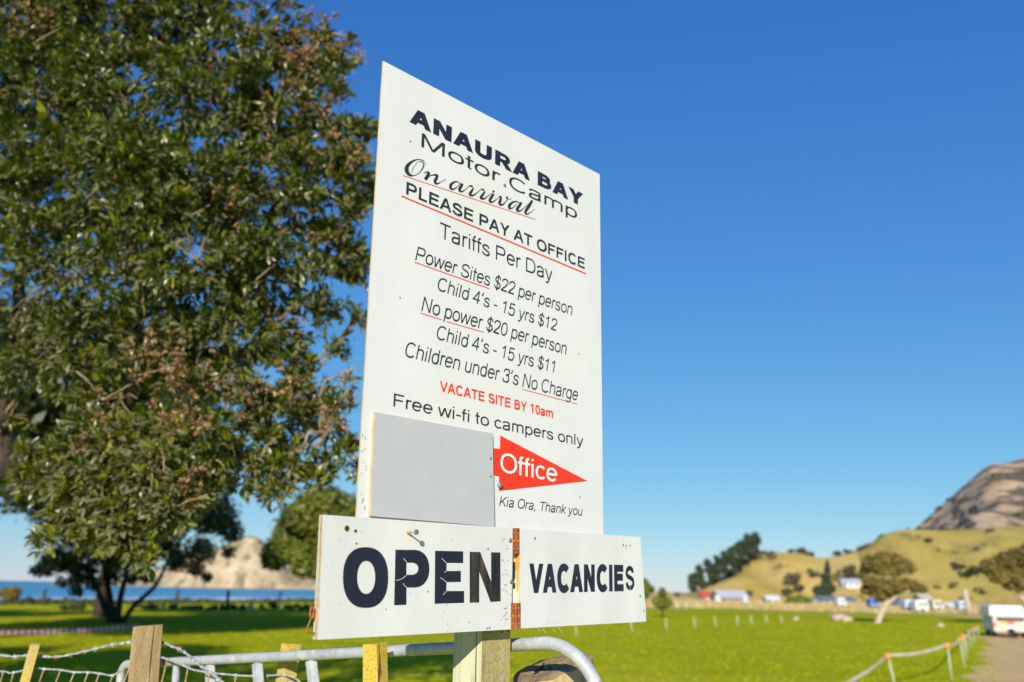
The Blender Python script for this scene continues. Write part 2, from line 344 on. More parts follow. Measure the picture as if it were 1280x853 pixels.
M['gravel'] = land_mat('pale_gravel', [(.58, .37, .15), (.68, .46, .19), (.74, .51, .25)], 1, (.48, .32, .15), .8, 2.5, .62, .8, bd=.02)
g0 = ground_at(1262, 853); g1 = ground_at(1252, 820); g2 = ground_at(1247, 797); g3 = ground_at(1250, 776)
trk = [(g0.x+3.2-(g1.x-g0.x)*1.4, g0.y-14, 0), (g0.x+2.2, g0.y, 0), (g1.x+2.6, g1.y, 0), (g2.x+2.6, g2.y, 0), (g3.x+3, g3.y, 0), (g3.x+14, g3.y+40, 0)]
tr = strip('gravel_track', trk, 3.0, M['gravel']); tr['kind'] = 'structure'

# ------------------------------------------------------------------ SIGN
T = np.array([math.cos(yaw), math.sin(yaw), 0]); NN = np.array([math.sin(yaw), -math.cos(yaw), 0])
_rr = ray(602, 830); PC = _rr*2.3/_rr[1]; P0 = PC + .036*NN           # front plane of the lower boards
def on(x, y, off=0.0):                   # pixel of the measured sign -> point on the board's plane
    r = ray(x, y); q = r*((P0+off*NN)@NN/(r@NN)); return Vector((q[0], q[1], q[2]+H))
tv, nv, up = Vector(T), Vector(NN), Vector((0, 0, 1))
O_MAIN, O_LOW, EPS = -.018, 0.0, .0006
def plane_uv(x, y, off):
    q = np.array(on(x, y, off)) - np.array([P0[0], P0[1], H]); return float(q@T), float(q[2])
def uvp(u, v, off): return Vector((P0[0]+u*T[0]+off*NN[0], P0[1]+u*T[1]+off*NN[1], H+v))
def board(name, corners, off, thick, parent, mf, me_):
    pts = [on(*c, off) for c in corners]; mb = MB(); n = len(pts); bk = [p-nv*thick for p in pts]
    mb.add(pts+bk, [tuple(range(n))], 0); mb.add([], []) 
    mb.f.append(tuple(range(2*n-1, n-1, -1))); mb.mi.append(0)
    for i in range(n): mb.f.append((i, i+n, (i+1) % n+n, (i+1) % n)); mb.mi.append(1)
    return mb.build(name, [mf, me_], parent)
post_w = .1
base = Vector((PC[0]+(T[0]-NN[0])*post_w/2, PC[1]+(T[1]-NN[1])*post_w/2, 0)); base.z = gz(base.x, base.y)
sign = empty('sign', base, 'tall white motor camp tariff sign with OPEN VACANCIES boards on a square wooden post', 'sign')
# post
pb = MB(); c0 = Vector((PC[0], PC[1], 0))
ring = [c0, c0+tv*post_w, c0+tv*post_w-nv*post_w, c0-nv*post_w]
nseg = 14; vs = []
for k in range(nseg+1):
    z = base.z-.3+(H+1.0-base.z+.3)*k/nseg
    for q in ring: vs.append((q.x, q.y, z))
fs = [(k*4+j, k*4+(j+1) % 4, (k+1)*4+(j+1) % 4, (k+1)*4+j) for k in range(nseg) for j in range(4)]+[(3, 2, 1, 0), tuple(nseg*4+j for j in range(4))]
pb.add(vs, fs); pb.mi = [1 if (i < nseg*4 and i % 4 in (1, 3)) else 0 for i in range(len(pb.f))]; pb.build('post', [M['post'], M['postsmooth']], sign)
# packing batten between post and panel
bt_ = MB(); bt_.prism([uvp(u_, v_, -.0235) for u_, v_ in ((.005, .08), (.095, .08), (.095, .95), (.005, .95))], -nv*.012); bt_.build('batten', M['post'], sign)
main_c = [(479.1, 76.3), (749.6, 218.2), (754.0, 668.5), (754.2, 690), (560, 672), (445.2, 655), (445.8, 645)]
mp = board('panel', [(479.1, 76.3), (749.6, 218.2), (754.3, 684), (445.0, 655)], O_MAIN, .0045, sign, M['white'], M['plytan']); mp['label'] = 'tall white tariff panel'
op = board('open_board', [(405, 643.6), (641.4, 660.4), (638.8, 787), (397.2, 800)], O_LOW, .017, sign, M['white2'], M['ply']); op['label'] = 'lower white board lettered OPEN'
vb = board('vacancies_board', [(649.3, 661.0), (800.4, 671.6), (806.0, 748), (807.4, 763), (807.7, 777.3), (650.7, 785.8)], O_LOW, .017, sign, M['white2'], M['ply']); vb['label'] = 'lower white board lettered VACANCIES'
gb = board('grey_panel', [(468.6, 515.2), (615.8, 541.9), (618.3, 658.6), (463.2, 645.2)], O_MAIN+.0085, .0075, sign, M['grey'], M['plytan']); gb['label'] = 'blank grey panel covering the lower left of the sign'
# backing strip behind the hinge gap
board('backing_strip', [(636, 661), (655, 662.5), (655, 784), (634, 786)], -.0145, .0032, sign, M['white'], M['ply'])

# decals: polygons measured on the sign, laid 0.6 mm proud
_lay = [0]
def decal(name, polys, mat, off, parent=sign, label=None, px=True):
    mb = MB(); _lay[0] += 1
    for k, pl in enumerate(polys):
        e = off+EPS+(k % 40)*2.5e-5
        pts = [on(x, y, e) for x, y in pl] if px else [uvp(u, v, e) for u, v in pl]
        mb.add(pts, [tuple(range(len(pts)))])
    me = bpy.data.meshes.new(name); me.from_pydata(mb.v, [], mb.f); me.update()
    # turn every face outward
    bm = bmesh.new(); bm.from_mesh(me)
    for f in bm.faces:
        f.normal_update()
        if f.normal.dot(nv) < 0: f.normal_flip()
    bm.to_mesh(me); bm.free()
    o = link(name, me, mat, parent)
    if label: o['label'] = label
    return o
def stroke_quads(path, wd, closed=False):
    """variable-width ribbon along a 2D path -> list of quads"""
    P = [np.array(p, float) for p in path]; n = len(P); W = wd if hasattr(wd, '__len__') else [wd]*n
    L = []; R_ = []
    for i in range(n):
        if closed: a, c = P[i-1], P[(i+1) % n]
        else: a, c = P[max(i-1, 0)], P[min(i+1, n-1)]
        b_ = P[i]; d1 = b_-a; d2 = c-b_
        d1 = d1/np.hypot(*d1) if np.hypot(*d1) > 1e-9 else None; d2 = d2/np.hypot(*d2) if np.hypot(*d2) > 1e-9 else None
        if d1 is None: d1 = d2
        if d2 is None: d2 = d1
        n1 = np.array([-d1[1], d1[0]]); n2 = np.array([-d2[1], d2[0]]); mm = n1+n2; l = mm@mm
        mm = mm*2/l if l > .3 else n1
        L.append(b_+mm*W[i]/2); R_.append(b_-mm*W[i]/2)
    return [[L[i], L[(i+1) % n], R_[(i+1) % n], R_[i]] for i in range(n if closed else n-1)]
def clip_y(poly, y0, y1):
    def cl(P, f):
        out = []
        for i in range(len(P)):
            a, b_ = P[i], P[(i+1) % len(P)]; fa, fb = f(a), f(b_)
            if fa >= 0: out.append(a)
            if (fa >= 0) != (fb >= 0): out.append(a+(b_-a)*fa/(fa-fb))
        return out
    P = cl([np.array(p, float) for p in poly], lambda p: p[1]-y0)
    return cl(P, lambda p: y1-p[1]) if P else P

# --- a plain sans alphabet drawn with strokes; cap height 1
def arc(cx, cy, rx, ry, a0, a1, n=14, e=2.25):
    out = []
    for i in range(n+1):
        a = math.radians(a0+(a1-a0)*i/n); c, s = math.cos(a), math.sin(a)
        out.append((cx+rx*math.copysign(abs(c)**(2/e), c), cy+ry*math.copysign(abs(s)**(2/e), s)))
    return out
def smooth(P, n=5):
    P = [np.array(p, float) for p in P]; out = []
    for i in range(len(P)-1):
        p0, p1, p2, p3 = P[max(i-1, 0)], P[i], P[i+1], P[min(i+2, len(P)-1)]
        for k in range(n):
            u = k/n; out.append(tuple(.5*((2*p1)+(-p0+p2)*u+(2*p0-5*p1+4*p2-p3)*u*u+(-p0+3*p1-3*p2+p3)*u**3)))
    out.append(tuple(P[-1])); return out
def glyph(ch, w):
    """-> (strokes [(path, closed)], advance, (ymin, ymax))"""
    h = w/2; XH = .73; hw = h*.92      # hw: horizontals slightly thinner handled by same weight
    cap = (0, 1.0); low = (0, XH)
    def vline(x, y0=0, y1=1): return ([(x, y0), (x, y1)], False)
    def hline(y, x0, x1): return ([(x0, y), (x1, y)], False)
    def diag(x0, y0, x1, y1, ex=.12):
        return ([(x0-(x1-x0)*ex, y0-(y1-y0)*ex), (x1+(x1-x0)*ex, y1+(y1-y0)*ex)], False)
    def ring(cx, cy, rx, ry): return (arc(cx, cy, rx, ry, 0, 360, 32)[:-1], True)
    a = .10; full = (-.32, 1.05)
    if ch == ' ': return [], .36, cap
    if ch == 'A':
        k = h*1.12; return [diag(k, 0, .455, 1), diag(.93-k, 0, .475, 1), hline(.33, .24, .69)], .93, cap
    if ch == 'N': x0, x1 = a+h, .90-h; return [vline(x0), vline(x1), diag(x0+.0, 1, x1, 0, .05)], 1.0, cap
    if ch == 'U': x0, x1 = a+h, .90-h; c = (x0+x1)/2; r = (x1-x0)/2; return [([(x0, 1)]+arc(c, .33, r, .345-h, 180, 360, 16)+[(x1, 1)], False)], 1.0, full
    if ch in 'RPB':
        x0 = a+h; xr = .86-h if ch != 'B' else .80-h; ym = .46 if ch != 'B' else .55
        bowl = [(x0, 1-h), (xr-.22, 1-h)]+arc(xr-.22, (1-h+ym)/2, .22, (1-h-ym)/2, 90, -90, 12)+[(x0, ym)]
        st = [vline(x0), (bowl, False)]
        if ch == 'R': st.append(diag(.50, ym, .90-h*.7, 0, .10))
        if ch == 'B': xr2 = .86-h; st.append(([(x0, ym), (xr2-.25, ym)]+arc(xr2-.25, (ym+h)/2, .25, (ym-h)/2, 90, -90, 12)+[(x0, h)], False))
        return st, {'R': 1.0, 'P': .93, 'B': .93}[ch], cap
    if ch == 'Y': k = h*1.15; return [([(-k*.2+k, 1.1), (.465, .44)], False), ([(.93-k*.8, 1.1), (.465, .44)], False), vline(.465, 0, .48)], .93, cap
    if ch == 'M': x0, x1 = a+h, 1.06-h; return [vline(x0), vline(x1), diag(x0+.02, 1, .58, 0, .03), diag(x1-.02, 1, .58, 0, .03)], 1.16, cap
    if ch == 'C': return [(arc(.53, .5, .46-h, .52-h, 42, 318, 28), False)], 1.0, full
    if ch == 'O': return [ring(.54, .5, .48-h, .52-h)], 1.08, full
    if ch == 'G': return [(arc(.55, .5, .48-h, .52-h, 42, 340, 28), False), hline(.45, .55, 1.0)], 1.08, full
    if ch == 'L': return [vline(a+h), hline(h, a, .72)], .78, cap
    if ch == 'E': return [vline(a+h), hline(h, a, .85), hline(1-h, a, .84), hline(.53, a, .80)], .93, cap
    if ch == 'F': return [vline(a+h), hline(1-h, a, .80), hline(.52, a, .72)], .85, cap
    if ch == 'T': return [vline(.425), hline(1-h, .03, .82)], .85, cap
    if ch == 'I': return [vline(.195)], .39, cap
    if ch == 'V': k = h*1.1; return [diag(.465, -.0, k, 1), diag(.465, -.0, .93-k, 1)], .93, cap
    if ch == 'K': return [vline(a+h), diag(a+h, .30, .86-h, 1, .08), diag(.40, .58, .90-h*.6, 0, .08)], .93, cap
    if ch == 'D':
        x0 = a+h; xr = .93-h; return [vline(x0), ([(x0, 1-h), (xr-.38, 1-h)]+arc(xr-.38, .5, .38, .5-h, 90, -90, 18)+[(x0, h)], False)], 1.0, cap
    if ch == 'S' or ch == '$':
        x0, x1, y0, y1 = .06+h, .87-h, -.015+h, 1.015-h; W = x1-x0; Hh = y1-y0
        pts = [(.96, .76), (.87, .91), (.52, 1), (.17, .92), (.03, .75), (.15, .60), (.5, .52), (.86, .43), (1.0, .26), (.86, .08), (.5, 0), (.15, .08), (.0, .27)]
        if w > .2: w_s = 1
        if ch == '$': x1 = .72-h; W = x1-x0
        P = smooth([(x0+W*p[0], y0+Hh*p[1]) for p in pts], 4); st = [(P, False)]
        if ch == '$': st.append(([((x0+x1)/2, -.12), ((x0+x1)/2, 1.12)], False)); return st, .775, (-.12, 1.12)
        return st, .93, full
    # lower case
    if ch == 'o': return [ring(.388, XH/2, .345-h, XH/2+.015-h)], .775, full
    if ch == 'e': return [(arc(.39, XH/2, .34-h, XH/2+.015-h, -35, -360, 28), False), hline(XH/2+.01, .05+h, .73-h)], .775, full
    if ch == 'c': return [(arc(.385, XH/2, .33-h, XH/2+.015-h, 40, 320, 22), False)], .70, full
    if ch == 'a':
        x1 = .66-h; P = smooth([(.09+h*.5, .55), (.17, XH-h*1.2), (.38, XH+.015-h), (.58, XH-h-.04), (x1, .5)], 4)+[(x1, 0.0)]
        b_ = smooth([(x1, .43), (.42, .38), (.19, .34), (.05+h, .19), (.13, .04+h*.4), (.32, -.015+h), (.53, .07), (x1, .25)], 4); return [(P, False), (b_, False)], .775, full
    if ch == 'n' or ch == 'h' or ch == 'm':
        x0 = .09+h; tops = [XH]
        if ch == 'm':
            xm, x1 = .545, 1.075-h; r = (xm-x0)/2
            return [vline(x0, 0, XH), (arc(x0+r, XH-.21, r, .225-h, 180, 0, 12)+[(xm, 0)], False), (arc(xm+(x1-xm)/2, XH-.21, (x1-xm)/2, .225-h, 180, 0, 12)+[(x1, 0)], False)], 1.16, full
        x1 = .69-h; r = (x1-x0)/2; return [vline(x0, 0, 1 if ch == 'h' else XH), (arc(x0+r, XH-.23, r, .245-h, 180, 0, 14)+[(x1, 0)], False)], .775, full
    if ch == 'u': x0, x1 = .09+h, .69-h; r = (x1-x0)/2; return [vline(x1, 0, XH), ([(x0, XH)]+arc(x0+r, .23, r, .245-h, 180, 360, 14), False)], .775, full
    if ch == 'r': x0 = .09+h; return [vline(x0, 0, XH), (smooth([(x0, .42), (x0+.06, XH-h-.05), (.33, XH+.01-h), (.45, XH-h-.025)], 4), False)], .465, full
    if ch == 'i': return [vline(.155, 0, XH), vline(.155, 1-w, 1)], .31, cap
    if ch == 'l': return [vline(.155)], .31, cap
    if ch == 't': return [([(.18, .97), (.18, .16)]+arc(.28, .15, .10, .155-h, 180, 275, 6), False), hline(XH-h, .02, .38)], .39, full
    if ch == 'f': return [([(.17, 0), (.17, .82)]+arc(.29, .84, .12, .17-h, 180, 80, 6), False), hline(XH-h, .02, .38)], .39, full
    if ch in 'pdbg':
        if ch == 'p': return [vline(.09+h, -.28, XH), ring(.40, XH/2, .33-h, XH/2+.015-h)], .775, full
        if ch == 'd': return [vline(.68-h, 0, 1), ring(.375, XH/2, .33-h, XH/2+.015-h)], .775, full
        if ch == 'g': x1 = .68-h; return [ring(.375, XH/2, .33-h, XH/2+.015-h), ([(x1, XH), (x1, -.08)]+arc(x1-.28, -.08, .28, .22-h, 0, -150, 12), False)], .775, full
    if ch == 's':
        x0, x1, y0, y1 = .04+h, .65-h, -.015+h, XH+.015-h; W = x1-x0; Hh = y1-y0
        pts = [(.96, .74), (.84, .93), (.48, 1), (.14, .90), (.03, .74), (.2, .58), (.5, .51), (.85, .40), (1.0, .24), (.84, .06), (.48, 0), (.14, .07), (.0, .28)]
        return [(smooth([(x0+W*p[0], y0+Hh*p[1]) for p in pts], 4), False)], .70, full
    if ch == 'y': k = h*1.05; return [([(k-.02, XH+.1), (.35, .02)], False), ([(.70-k+.03, XH+.1), (.36, -.05), (.27, -.22+h*.3), (.08, -.27+h)], False)], .70, (-.3, XH)
    if ch == 'v': k = h*1.05; return [([(k-.02, XH+.1), (.35, .0)], False), ([(.70-k+.02, XH+.1), (.35, 0)], False)], .70, low
    if ch == 'w':
        k = h*1.0; P = [(k-.03, XH+.1), (.26, -.02), (.505, XH), (.75, -.02), (1.01-k+.03, XH+.1)]
        return [([P[0], P[1]], False), ([P[1], P[2]], False), ([P[2], P[3]], False), ([P[3], P[4]], False)], 1.01, low
    if ch == 'k': return [vline(.09+h), diag(.09+h, .22, .60, XH, .10), diag(.30, .42, .66-h*.3, 0, .10)], .70, (0, 1)
    if ch == '-': return [hline(.36, .05, .42)], .465, full
    if ch == ',': return [([(.19, w), (.19, 0), (.13, -.16)], False)], .39, full
    if ch == '’': return [([(.16, 1.0), (.16, .9), (.09, .72)], False)], .31, full
    if ch == '1': return [vline(.44, 0, 1), ([(.44, 1-h*.6), (.33, .84), (.14, .74)], False)], .775, (0, 1)
    if ch == '2': return [(smooth([(.10+h*.3, .68), (.14, .87), (.38, 1.01-h), (.62, .89), (.66, .70), (.52, .46), (.22, .2), (.07+h, h)], 4), False), hline(h, .05, .70)], .775, (0, 1.02)
    if ch == '0': return [ring(.385, .5, .335-h, .51-h)], .775, full
    if ch == '3':
        return [(smooth([(.08+h*.4, .72), (.16, .92), (.38, 1.01-h), (.60, .9), (.62, .68), (.50, .56), (.32, .535)], 4), False), (smooth([(.32, .535), (.56, .49), (.68-h*.3, .29), (.57, .07), (.36, -.015+h), (.14, .08), (.06+h*.3, .28)], 4), False)], .775, full
    if ch == '4': return [vline(.53, 0, 1), hline(.29, .02, .72), ([(.03, .23), (.53, 1.0)], False)], .775, (0, 1)
    if ch == '5': return [([(.66, 1-h), (.19, 1-h), (.12, .46)]+smooth([(.12, .46), (.22, .58), (.42, .63), (.63, .52), (.68-h*.3, .31), (.56, .06), (.36, -.015+h), (.14, .07), (.06+h*.3, .25)], 4)[1:], False)], .775, (-.1, 1)
    return [], .4, cap
def text_line(txt, left, right, top, bottom, mat, off, w=.125, shear=0, name='lettering', xl=None, xr=None, label=None, track=0.0):
    """left/right: baseline pixels of the two ends of the line; top/bottom: a capital's height in pixels"""
    ul, vl = plane_uv(*left, off); ur, vr = plane_uv(*right, off)
    k = (vr-vl)/(ur-ul)
    if xl is not None: u2, _ = plane_uv(xl, left[1], off); vl += (u2-ul)*k; ul = u2
    if xr is not None: u2, _ = plane_uv(xr, right[1], off); ur = u2
    cap = plane_uv(*top, off)[1]-plane_uv(*bottom, off)[1]
    quads = []; x = 0; glyphs = []
    for ch in txt:
        q0 = len(quads)
        st, adv, (y0, y1) = glyph(ch, w)
        for path, closed in st:
            for q in stroke_quads(path, w*((.66 if ch == 'S' else .86) if ch in 'SBR' and w > .2 and len(path) > 3 else 1), closed):
                c = clip_y(q, y0, y1)
                if len(c) >= 3: quads.append([p+np.array([x+shear*p[1], 0]) for p in c])
        x += adv+track
        if len(quads) > q0: glyphs.append((ch, q0, len(quads)))
    xs = [p[0] for q in quads for p in q]; x0, x1 = min(xs), max(xs); sc = (ur-ul)/(x1-x0)
    polys = [[(ul+(p[0]-x0)*sc, vl+(p[0]-x0)*sc*k+p[1]*cap) for p in q] for q in quads]
    for ch, a, b_ in glyphs: decal('letter', polys[a:b_], mat, off, px=False)
I = M['ink_thin']
text_line('ANAURA BAY', (511.7, 152.6), (723.1, 256.4), (541.9, 147.7), (541.6, 167.2), M['ink_blue'], O_MAIN, w=.255, xr=728.8, track=-.03)
text_line('Motor Camp', (526.4, 183.4), (702.7, 265.5), (527.1, 166), (526.9, 183.4), I, O_MAIN, w=.112, xr=721, track=.0)
text_line('PLEASE PAY AT OFFICE', (507.4, 242.8), (730.9, 336.7), (508.6, 227.3), (508.4, 243.2), I, O_MAIN, w=.175, track=-.01)
text_line('Tariffs Per Day', (556, 299.8), (657.4, 339.2), (555.6, 280), (556, 299.8), I, O_MAIN, w=.105, xl=549, xr=690.3)
text_line('Power Sites $22 per person', (518.7, 325.2), (715.4, 394.7), (522.2, 308.3), (522.2, 326.4), I, O_MAIN, w=.105, shear=.21)
text_line('Child 4’s - 15 yrs $12', (551.8, 364.5), (695, 414), (552, 348), (552, 365), I, O_MAIN, w=.105, shear=.21, xl=546.6, xr=696.4)
text_line('No power $20 per person', (526.4, 388.6), (708.1, 443.9), (530, 371.1), (530, 389.7), I, O_MAIN, w=.105, shear=.21)
text_line('Child 4’s - 15 yrs $11', (551, 425.3), (692.2, 466.4), (552.5, 408), (552.5, 425.7), I, O_MAIN, w=.105, shear=.21, xl=545.4, xr=694)
text_line('Children under 3’s No Charge', (526.4, 450.9), (719.3, 500.6), (513.8, 428.5), (513.8, 447.7), I, O_MAIN, w=.105, shear=.21, xl=505.8, xr=722.2)
text_line('VACATE SITE BY 10am', (567.5, 493.3), (690.5, 522.5), (592.6, 486.9), (592.6, 499.3), M['red'], O_MAIN, w=.18, xl=549, xr=690.8, track=-.01)
text_line('Free wi-fi to campers only', (491.5, 508), (718.9, 556), (492.7, 491.9), (492.5, 508.2), I, O_MAIN, w=.118, xr=728.8, track=.0)
text_line('Kia Ora, Thank you', (623.9, 632.5), (728.1, 644.9), (626, 620.7), (626, 632.8), I, O_MAIN, w=.112, shear=.21)
# red underlines
def bar(a, b_, th, off=O_MAIN): return [a, b_, (b_[0], b_[1]+th), (a[0], a[1]+th)]
decal('underline', [bar((503.4, 218.9), (669, 274), .9)], M['redline'], O_MAIN)
decal('underline', [bar((502.0, 244.3), (732.4, 341.5), 1.8)], M['red'], O_MAIN)
decal('underline', [bar((518, 327.1), (612, 360.6), 1.2)], M['redline'], O_MAIN)
decal('underline', [bar((525.6, 391), (552, 399.2), 1.1), bar((558, 401.6), (605.2, 415.1), 1.0)], M['redline'], O_MAIN)
decal('underline', [bar((652.8, 486.2), (706.8, 500.8), .9), bar((714, 503), (721.3, 504.6), .9)], M['redline'], O_MAIN)
# arrow with the office lettering
arrow = [(616.9, 560.5), (625, 561.3), (625.3, 544.5), (734.4, 601.5), (623.5, 613.9), (623.9, 595.9), (616.2, 594.2)]
decal('office_arrow', [arrow[:2]+[(624.6, 578), (616.6, 577)], [(616.6, 577), (624.6, 578), (623.9, 595.9), (616.2, 594.2)], [(625.3, 544.5), (734.4, 601.5), (623.5, 613.9)]], M['red'], O_MAIN)
text_line('Office', (635.6, 591.7), (690, 601.9), (636, 567.3), (636, 591.3), M['letter_white'], O_MAIN+.0012, w=.13, xl=625, xr=696, track=-.02)
# brush script, traced as pen strokes (x = 480 + X/7.106, y = 190 + Y/7.106)
def scr(pts, wds, n=6):
    P = smooth(pts, n); W = []
    for i in range(len(wds)-1): W += [wds[i]+(wds[i+1]-wds[i])*k/n for k in range(n)]
    W.append(wds[-1]); W = [3.2+(x_-3)*1.25 for x_ in W]; q = stroke_quads(P, W); return [[(480+p[0]/7.106, 190+p[1]/7.106) for p in a] for a in q]
D = 852.7; E_ = 355.3
script = []
script += scr([(372, 110), (350, 78), (305, 66), (255, 82), (212, 118), (200, 160), (222, 198), (262, 211), (305, 192), (338, 152), (354, 112), (336, 84), (302, 90), (272, 122), (255, 155), (246, 186)], [3, 4, 5, 12, 24, 30, 20, 6, 4, 7, 9, 5, 3, 3, 4, 4])
script += scr([(354, 190), (378, 178), (398, 188), (388, 212), (366, 244)], [3, 8, 18, 24, 22])
script += scr([(372, 236), (410, 212), (452, 204), (472, 212), (462, 240), (452, 262), (466, 281), (500, 270), (550, 240)], [4, 5, 12, 18, 22, 20, 12, 4, 3])
script += scr([(684, 286), (655, 266), (622, 268), (594, 292), (592, 320), (618, 330), (650, 308), (680, 280)], [4, 6, 12, 20, 18, 8, 4, 4])
script += scr([(698, 282), (682, 310), (670, 336), (690, 352), (724, 332), (752, 304)], [16, 22, 20, 10, 4, 3])
script += scr([(752, 304), (776, 302), (792, 318)], [4, 12, 5])
script += scr([(796, 322), (776, 352), (764, 376), (790, 386), (830, 358), (862, 328)], [8, 18, 20, 10, 4, 3])
script += scr([(862, 328), (882, 336), (894, 350)], [4, 12, 5])
script += scr([(898, 352), (874, 384), (862, 406), (886, 416), (925, 390), (962, 362)], [8, 18, 20, 10, 4, 3])
script += scr([(974, 372), (954, 404), (940, 432), (960, 446), (1000, 420), (1034, 394)], [14, 20, 20, 10, 4, 3])
script += scr([(966, 346), (980, 354)], [13, 13])
script += scr([(1020, 392), (1038, 400), (1034, 430), (1026, 456), (1048, 470), (1084, 440), (1100, 408), (1086, 398), (1084, 412), (1108, 424), (1134, 412)], [3, 12, 20, 20, 12, 4, 8, 5, 3, 3, 3])
script += scr([(1206, 454), (1180, 440), (1146, 446), (1114, 474), (1116, 498), (1146, 496), (1182, 458)], [4, 6, 12, 20, 16, 6, 3])
script += scr([(1222, 448), (1198, 484), (1182, 512), (1202, 526), (1240, 500), (1290, 456), (1318, 430)], [16, 20, 20, 10, 4, 3, 3])
script += scr([(1318, 430), (1310, 444), (1282, 490), (1256, 532), (1268, 552), (1300, 536), (1338, 508)], [10, 18, 22, 18, 9, 4, 3])
decal('script_lettering', script, I, O_MAIN)
# big OPEN letters, measured outlines
def ell(cx0, cx1, cy0, cy1, n=36, e=2.35, sk=0):
    cx, cy, rx, ry = (cx0+cx1)/2, (cy0+cy1)/2, (cx1-cx0)/2, (cy1-cy0)/2; out = []
    for i in range(n):
        a = 2*math.pi*i/n; c, s = math.cos(a), math.sin(a); yy = ry*math.copysign(abs(s)**(2/e), s)
        out.append((cx+rx*math.copysign(abs(c)**(2/e), c)-sk*yy, cy+yy))
    return out
def ring_polys(o, i_): n = len(o); return [[o[k], o[(k+1) % n], i_[(k+1) % n], i_[k]] for k in range(n)]
decal('big_letter', ring_polys(ell(428.8, 485.2, 684.2, 760.0, 48), ell(446.3, 469.0, 701, 742.6, 48, 2.1)), M['ink'], O_LOW, label='letter O of OPEN')
def arcp(cx, cy, rx, ry, a0, a1, n=12, e=2.2): return [(x, y) for x, y in arc(cx, cy, rx, -ry, a0, a1, n, e)]
bo = [(507.8, 687.6)]+arcp(517.5, 711.0, 19.2, 23.5, 90, -90, 16)+[(507.8, 734.4)]
bi = [(507.8, 703.6)]+arcp(514.0, 711.1, 8.9, 7.6, 90, -90, 16)+[(507.8, 718.7)]
decal('big_letter', [[(494.3, 687.3), (508, 687.6), (508, 756.2), (492.7, 756.7)]]+[[bo[k], bo[k+1], bi[k+1], bi[k]] for k in range(len(bo)-1)], M['ink'], O_LOW, label='letter P of OPEN')
decal('big_letter', [[(543.9, 688.7), (558.2, 689), (557.9, 754.4), (543.3, 754.9)], [(558, 689), (579, 689.4), (578.9, 704), (558, 703.8)], [(558, 714), (576.1, 713.9), (576, 727.6), (558, 727.8)], [(558, 739), (580.2, 738.9), (580.1, 753.7), (558, 754.4)]], M['ink'], O_LOW, label='letter E of OPEN')
decal('big_letter', [[(587.2, 690), (599.2, 690.2), (599, 753.3), (587.1, 753.6)], [(598, 690.2), (600.4, 690.3), (614.2, 728), (614.2, 752.6), (613.2, 752.6), (598, 712)], [(613.8, 690.6), (625.4, 690.8), (625.8, 751.8), (614, 752.6)]], M['ink_n'], O_LOW, label='worn brownish letter N of OPEN')
# hair-thin score marks where the vinyl was cut
def hair(pts, wd=.5): return stroke_quads(pts, wd)
decal('cut_mark', hair([(504.2, 698), (508.8, 703.6)])+hair(smooth([(495, 725.6), (500, 724.8), (504.6, 722.2), (508.6, 718.8)], 4))+hair(smooth([(504.2, 729.4), (506, 732.6), (508.8, 734.8)], 3))+hair([(552.2, 698.2), (557.8, 703.8)])+hair([(555.4, 715.9), (558, 713.8)])+hair([(550.4, 722.4), (554, 724.6), (558, 728)])+hair([(553.8, 743.8), (558, 739.2)]), M['letter_white'], O_LOW+.0012)
text_line('VACANCIES', (661, 741.6), (792.8, 738.9), (661.2, 704.6), (661, 741.6), M['ink_blue'], O_LOW, w=.265, track=-.035)
# black remnants in the hinge gap + rust stain
decal('old_letter', [[(641.5, 702.3), (644, 702.6), (643.9, 722), (642.4, 727.5), (641.5, 727.5)], [(642, 728.5), (644, 728.5), (643.9, 736), (642, 736)]], M['ink'], O_LOW-.0135, label='sliver of an old black letter in the hinge gap')
decal('rust_stain', [[(644.6, 692.6), (649.9, 692.8), (649.6, 706), (644.9, 708)]], M['ruststain'], O_LOW-.013)
decal('rust_stain', [[(644.9, 708), (649.6, 706), (649.8, 722), (645.2, 724)]], M['ruststain'], O_LOW-.0128)
decal('rust_stain', [[(645.2, 724), (649.8, 722), (650.2, 754), (645.4, 754)]], M['rusttrail'], O_LOW-.0126)
decal('rust_stain', [[(641.0, 692.6), (642.6, 692.7), (642.2, 702), (641.2, 702)]], M['rusttrail'], O_LOW-.0124)
decal('rust_stain', [[(781.6, 681), (783.4, 681), (783, 688), (782.2, 688)]], M['rusttrail'], O_LOW)
def edge_strip(name, x, y0, y1, d0, d1, mat):
    mb = MB(); a, b_ = on(x, y0, 0)-tv*.0008, on(x, y1, 0)-tv*.0008; mb.add([a-nv*d0, a-nv*d1, b_-nv*d1, b_-nv*d0], [(0, 1, 2, 3)]); mb.build(name, mat, sign)
edge_strip('rust_stain', 649.5, 692.8, 712, .0005, .0165, M['ruststain']); edge_strip('rust_stain', 649.7, 712, 754, .0005, .013, M['rusttrail'])
edge_strip('rust_stain', 649.62, 712, 740, .0035, .0100, M['ruststain'])
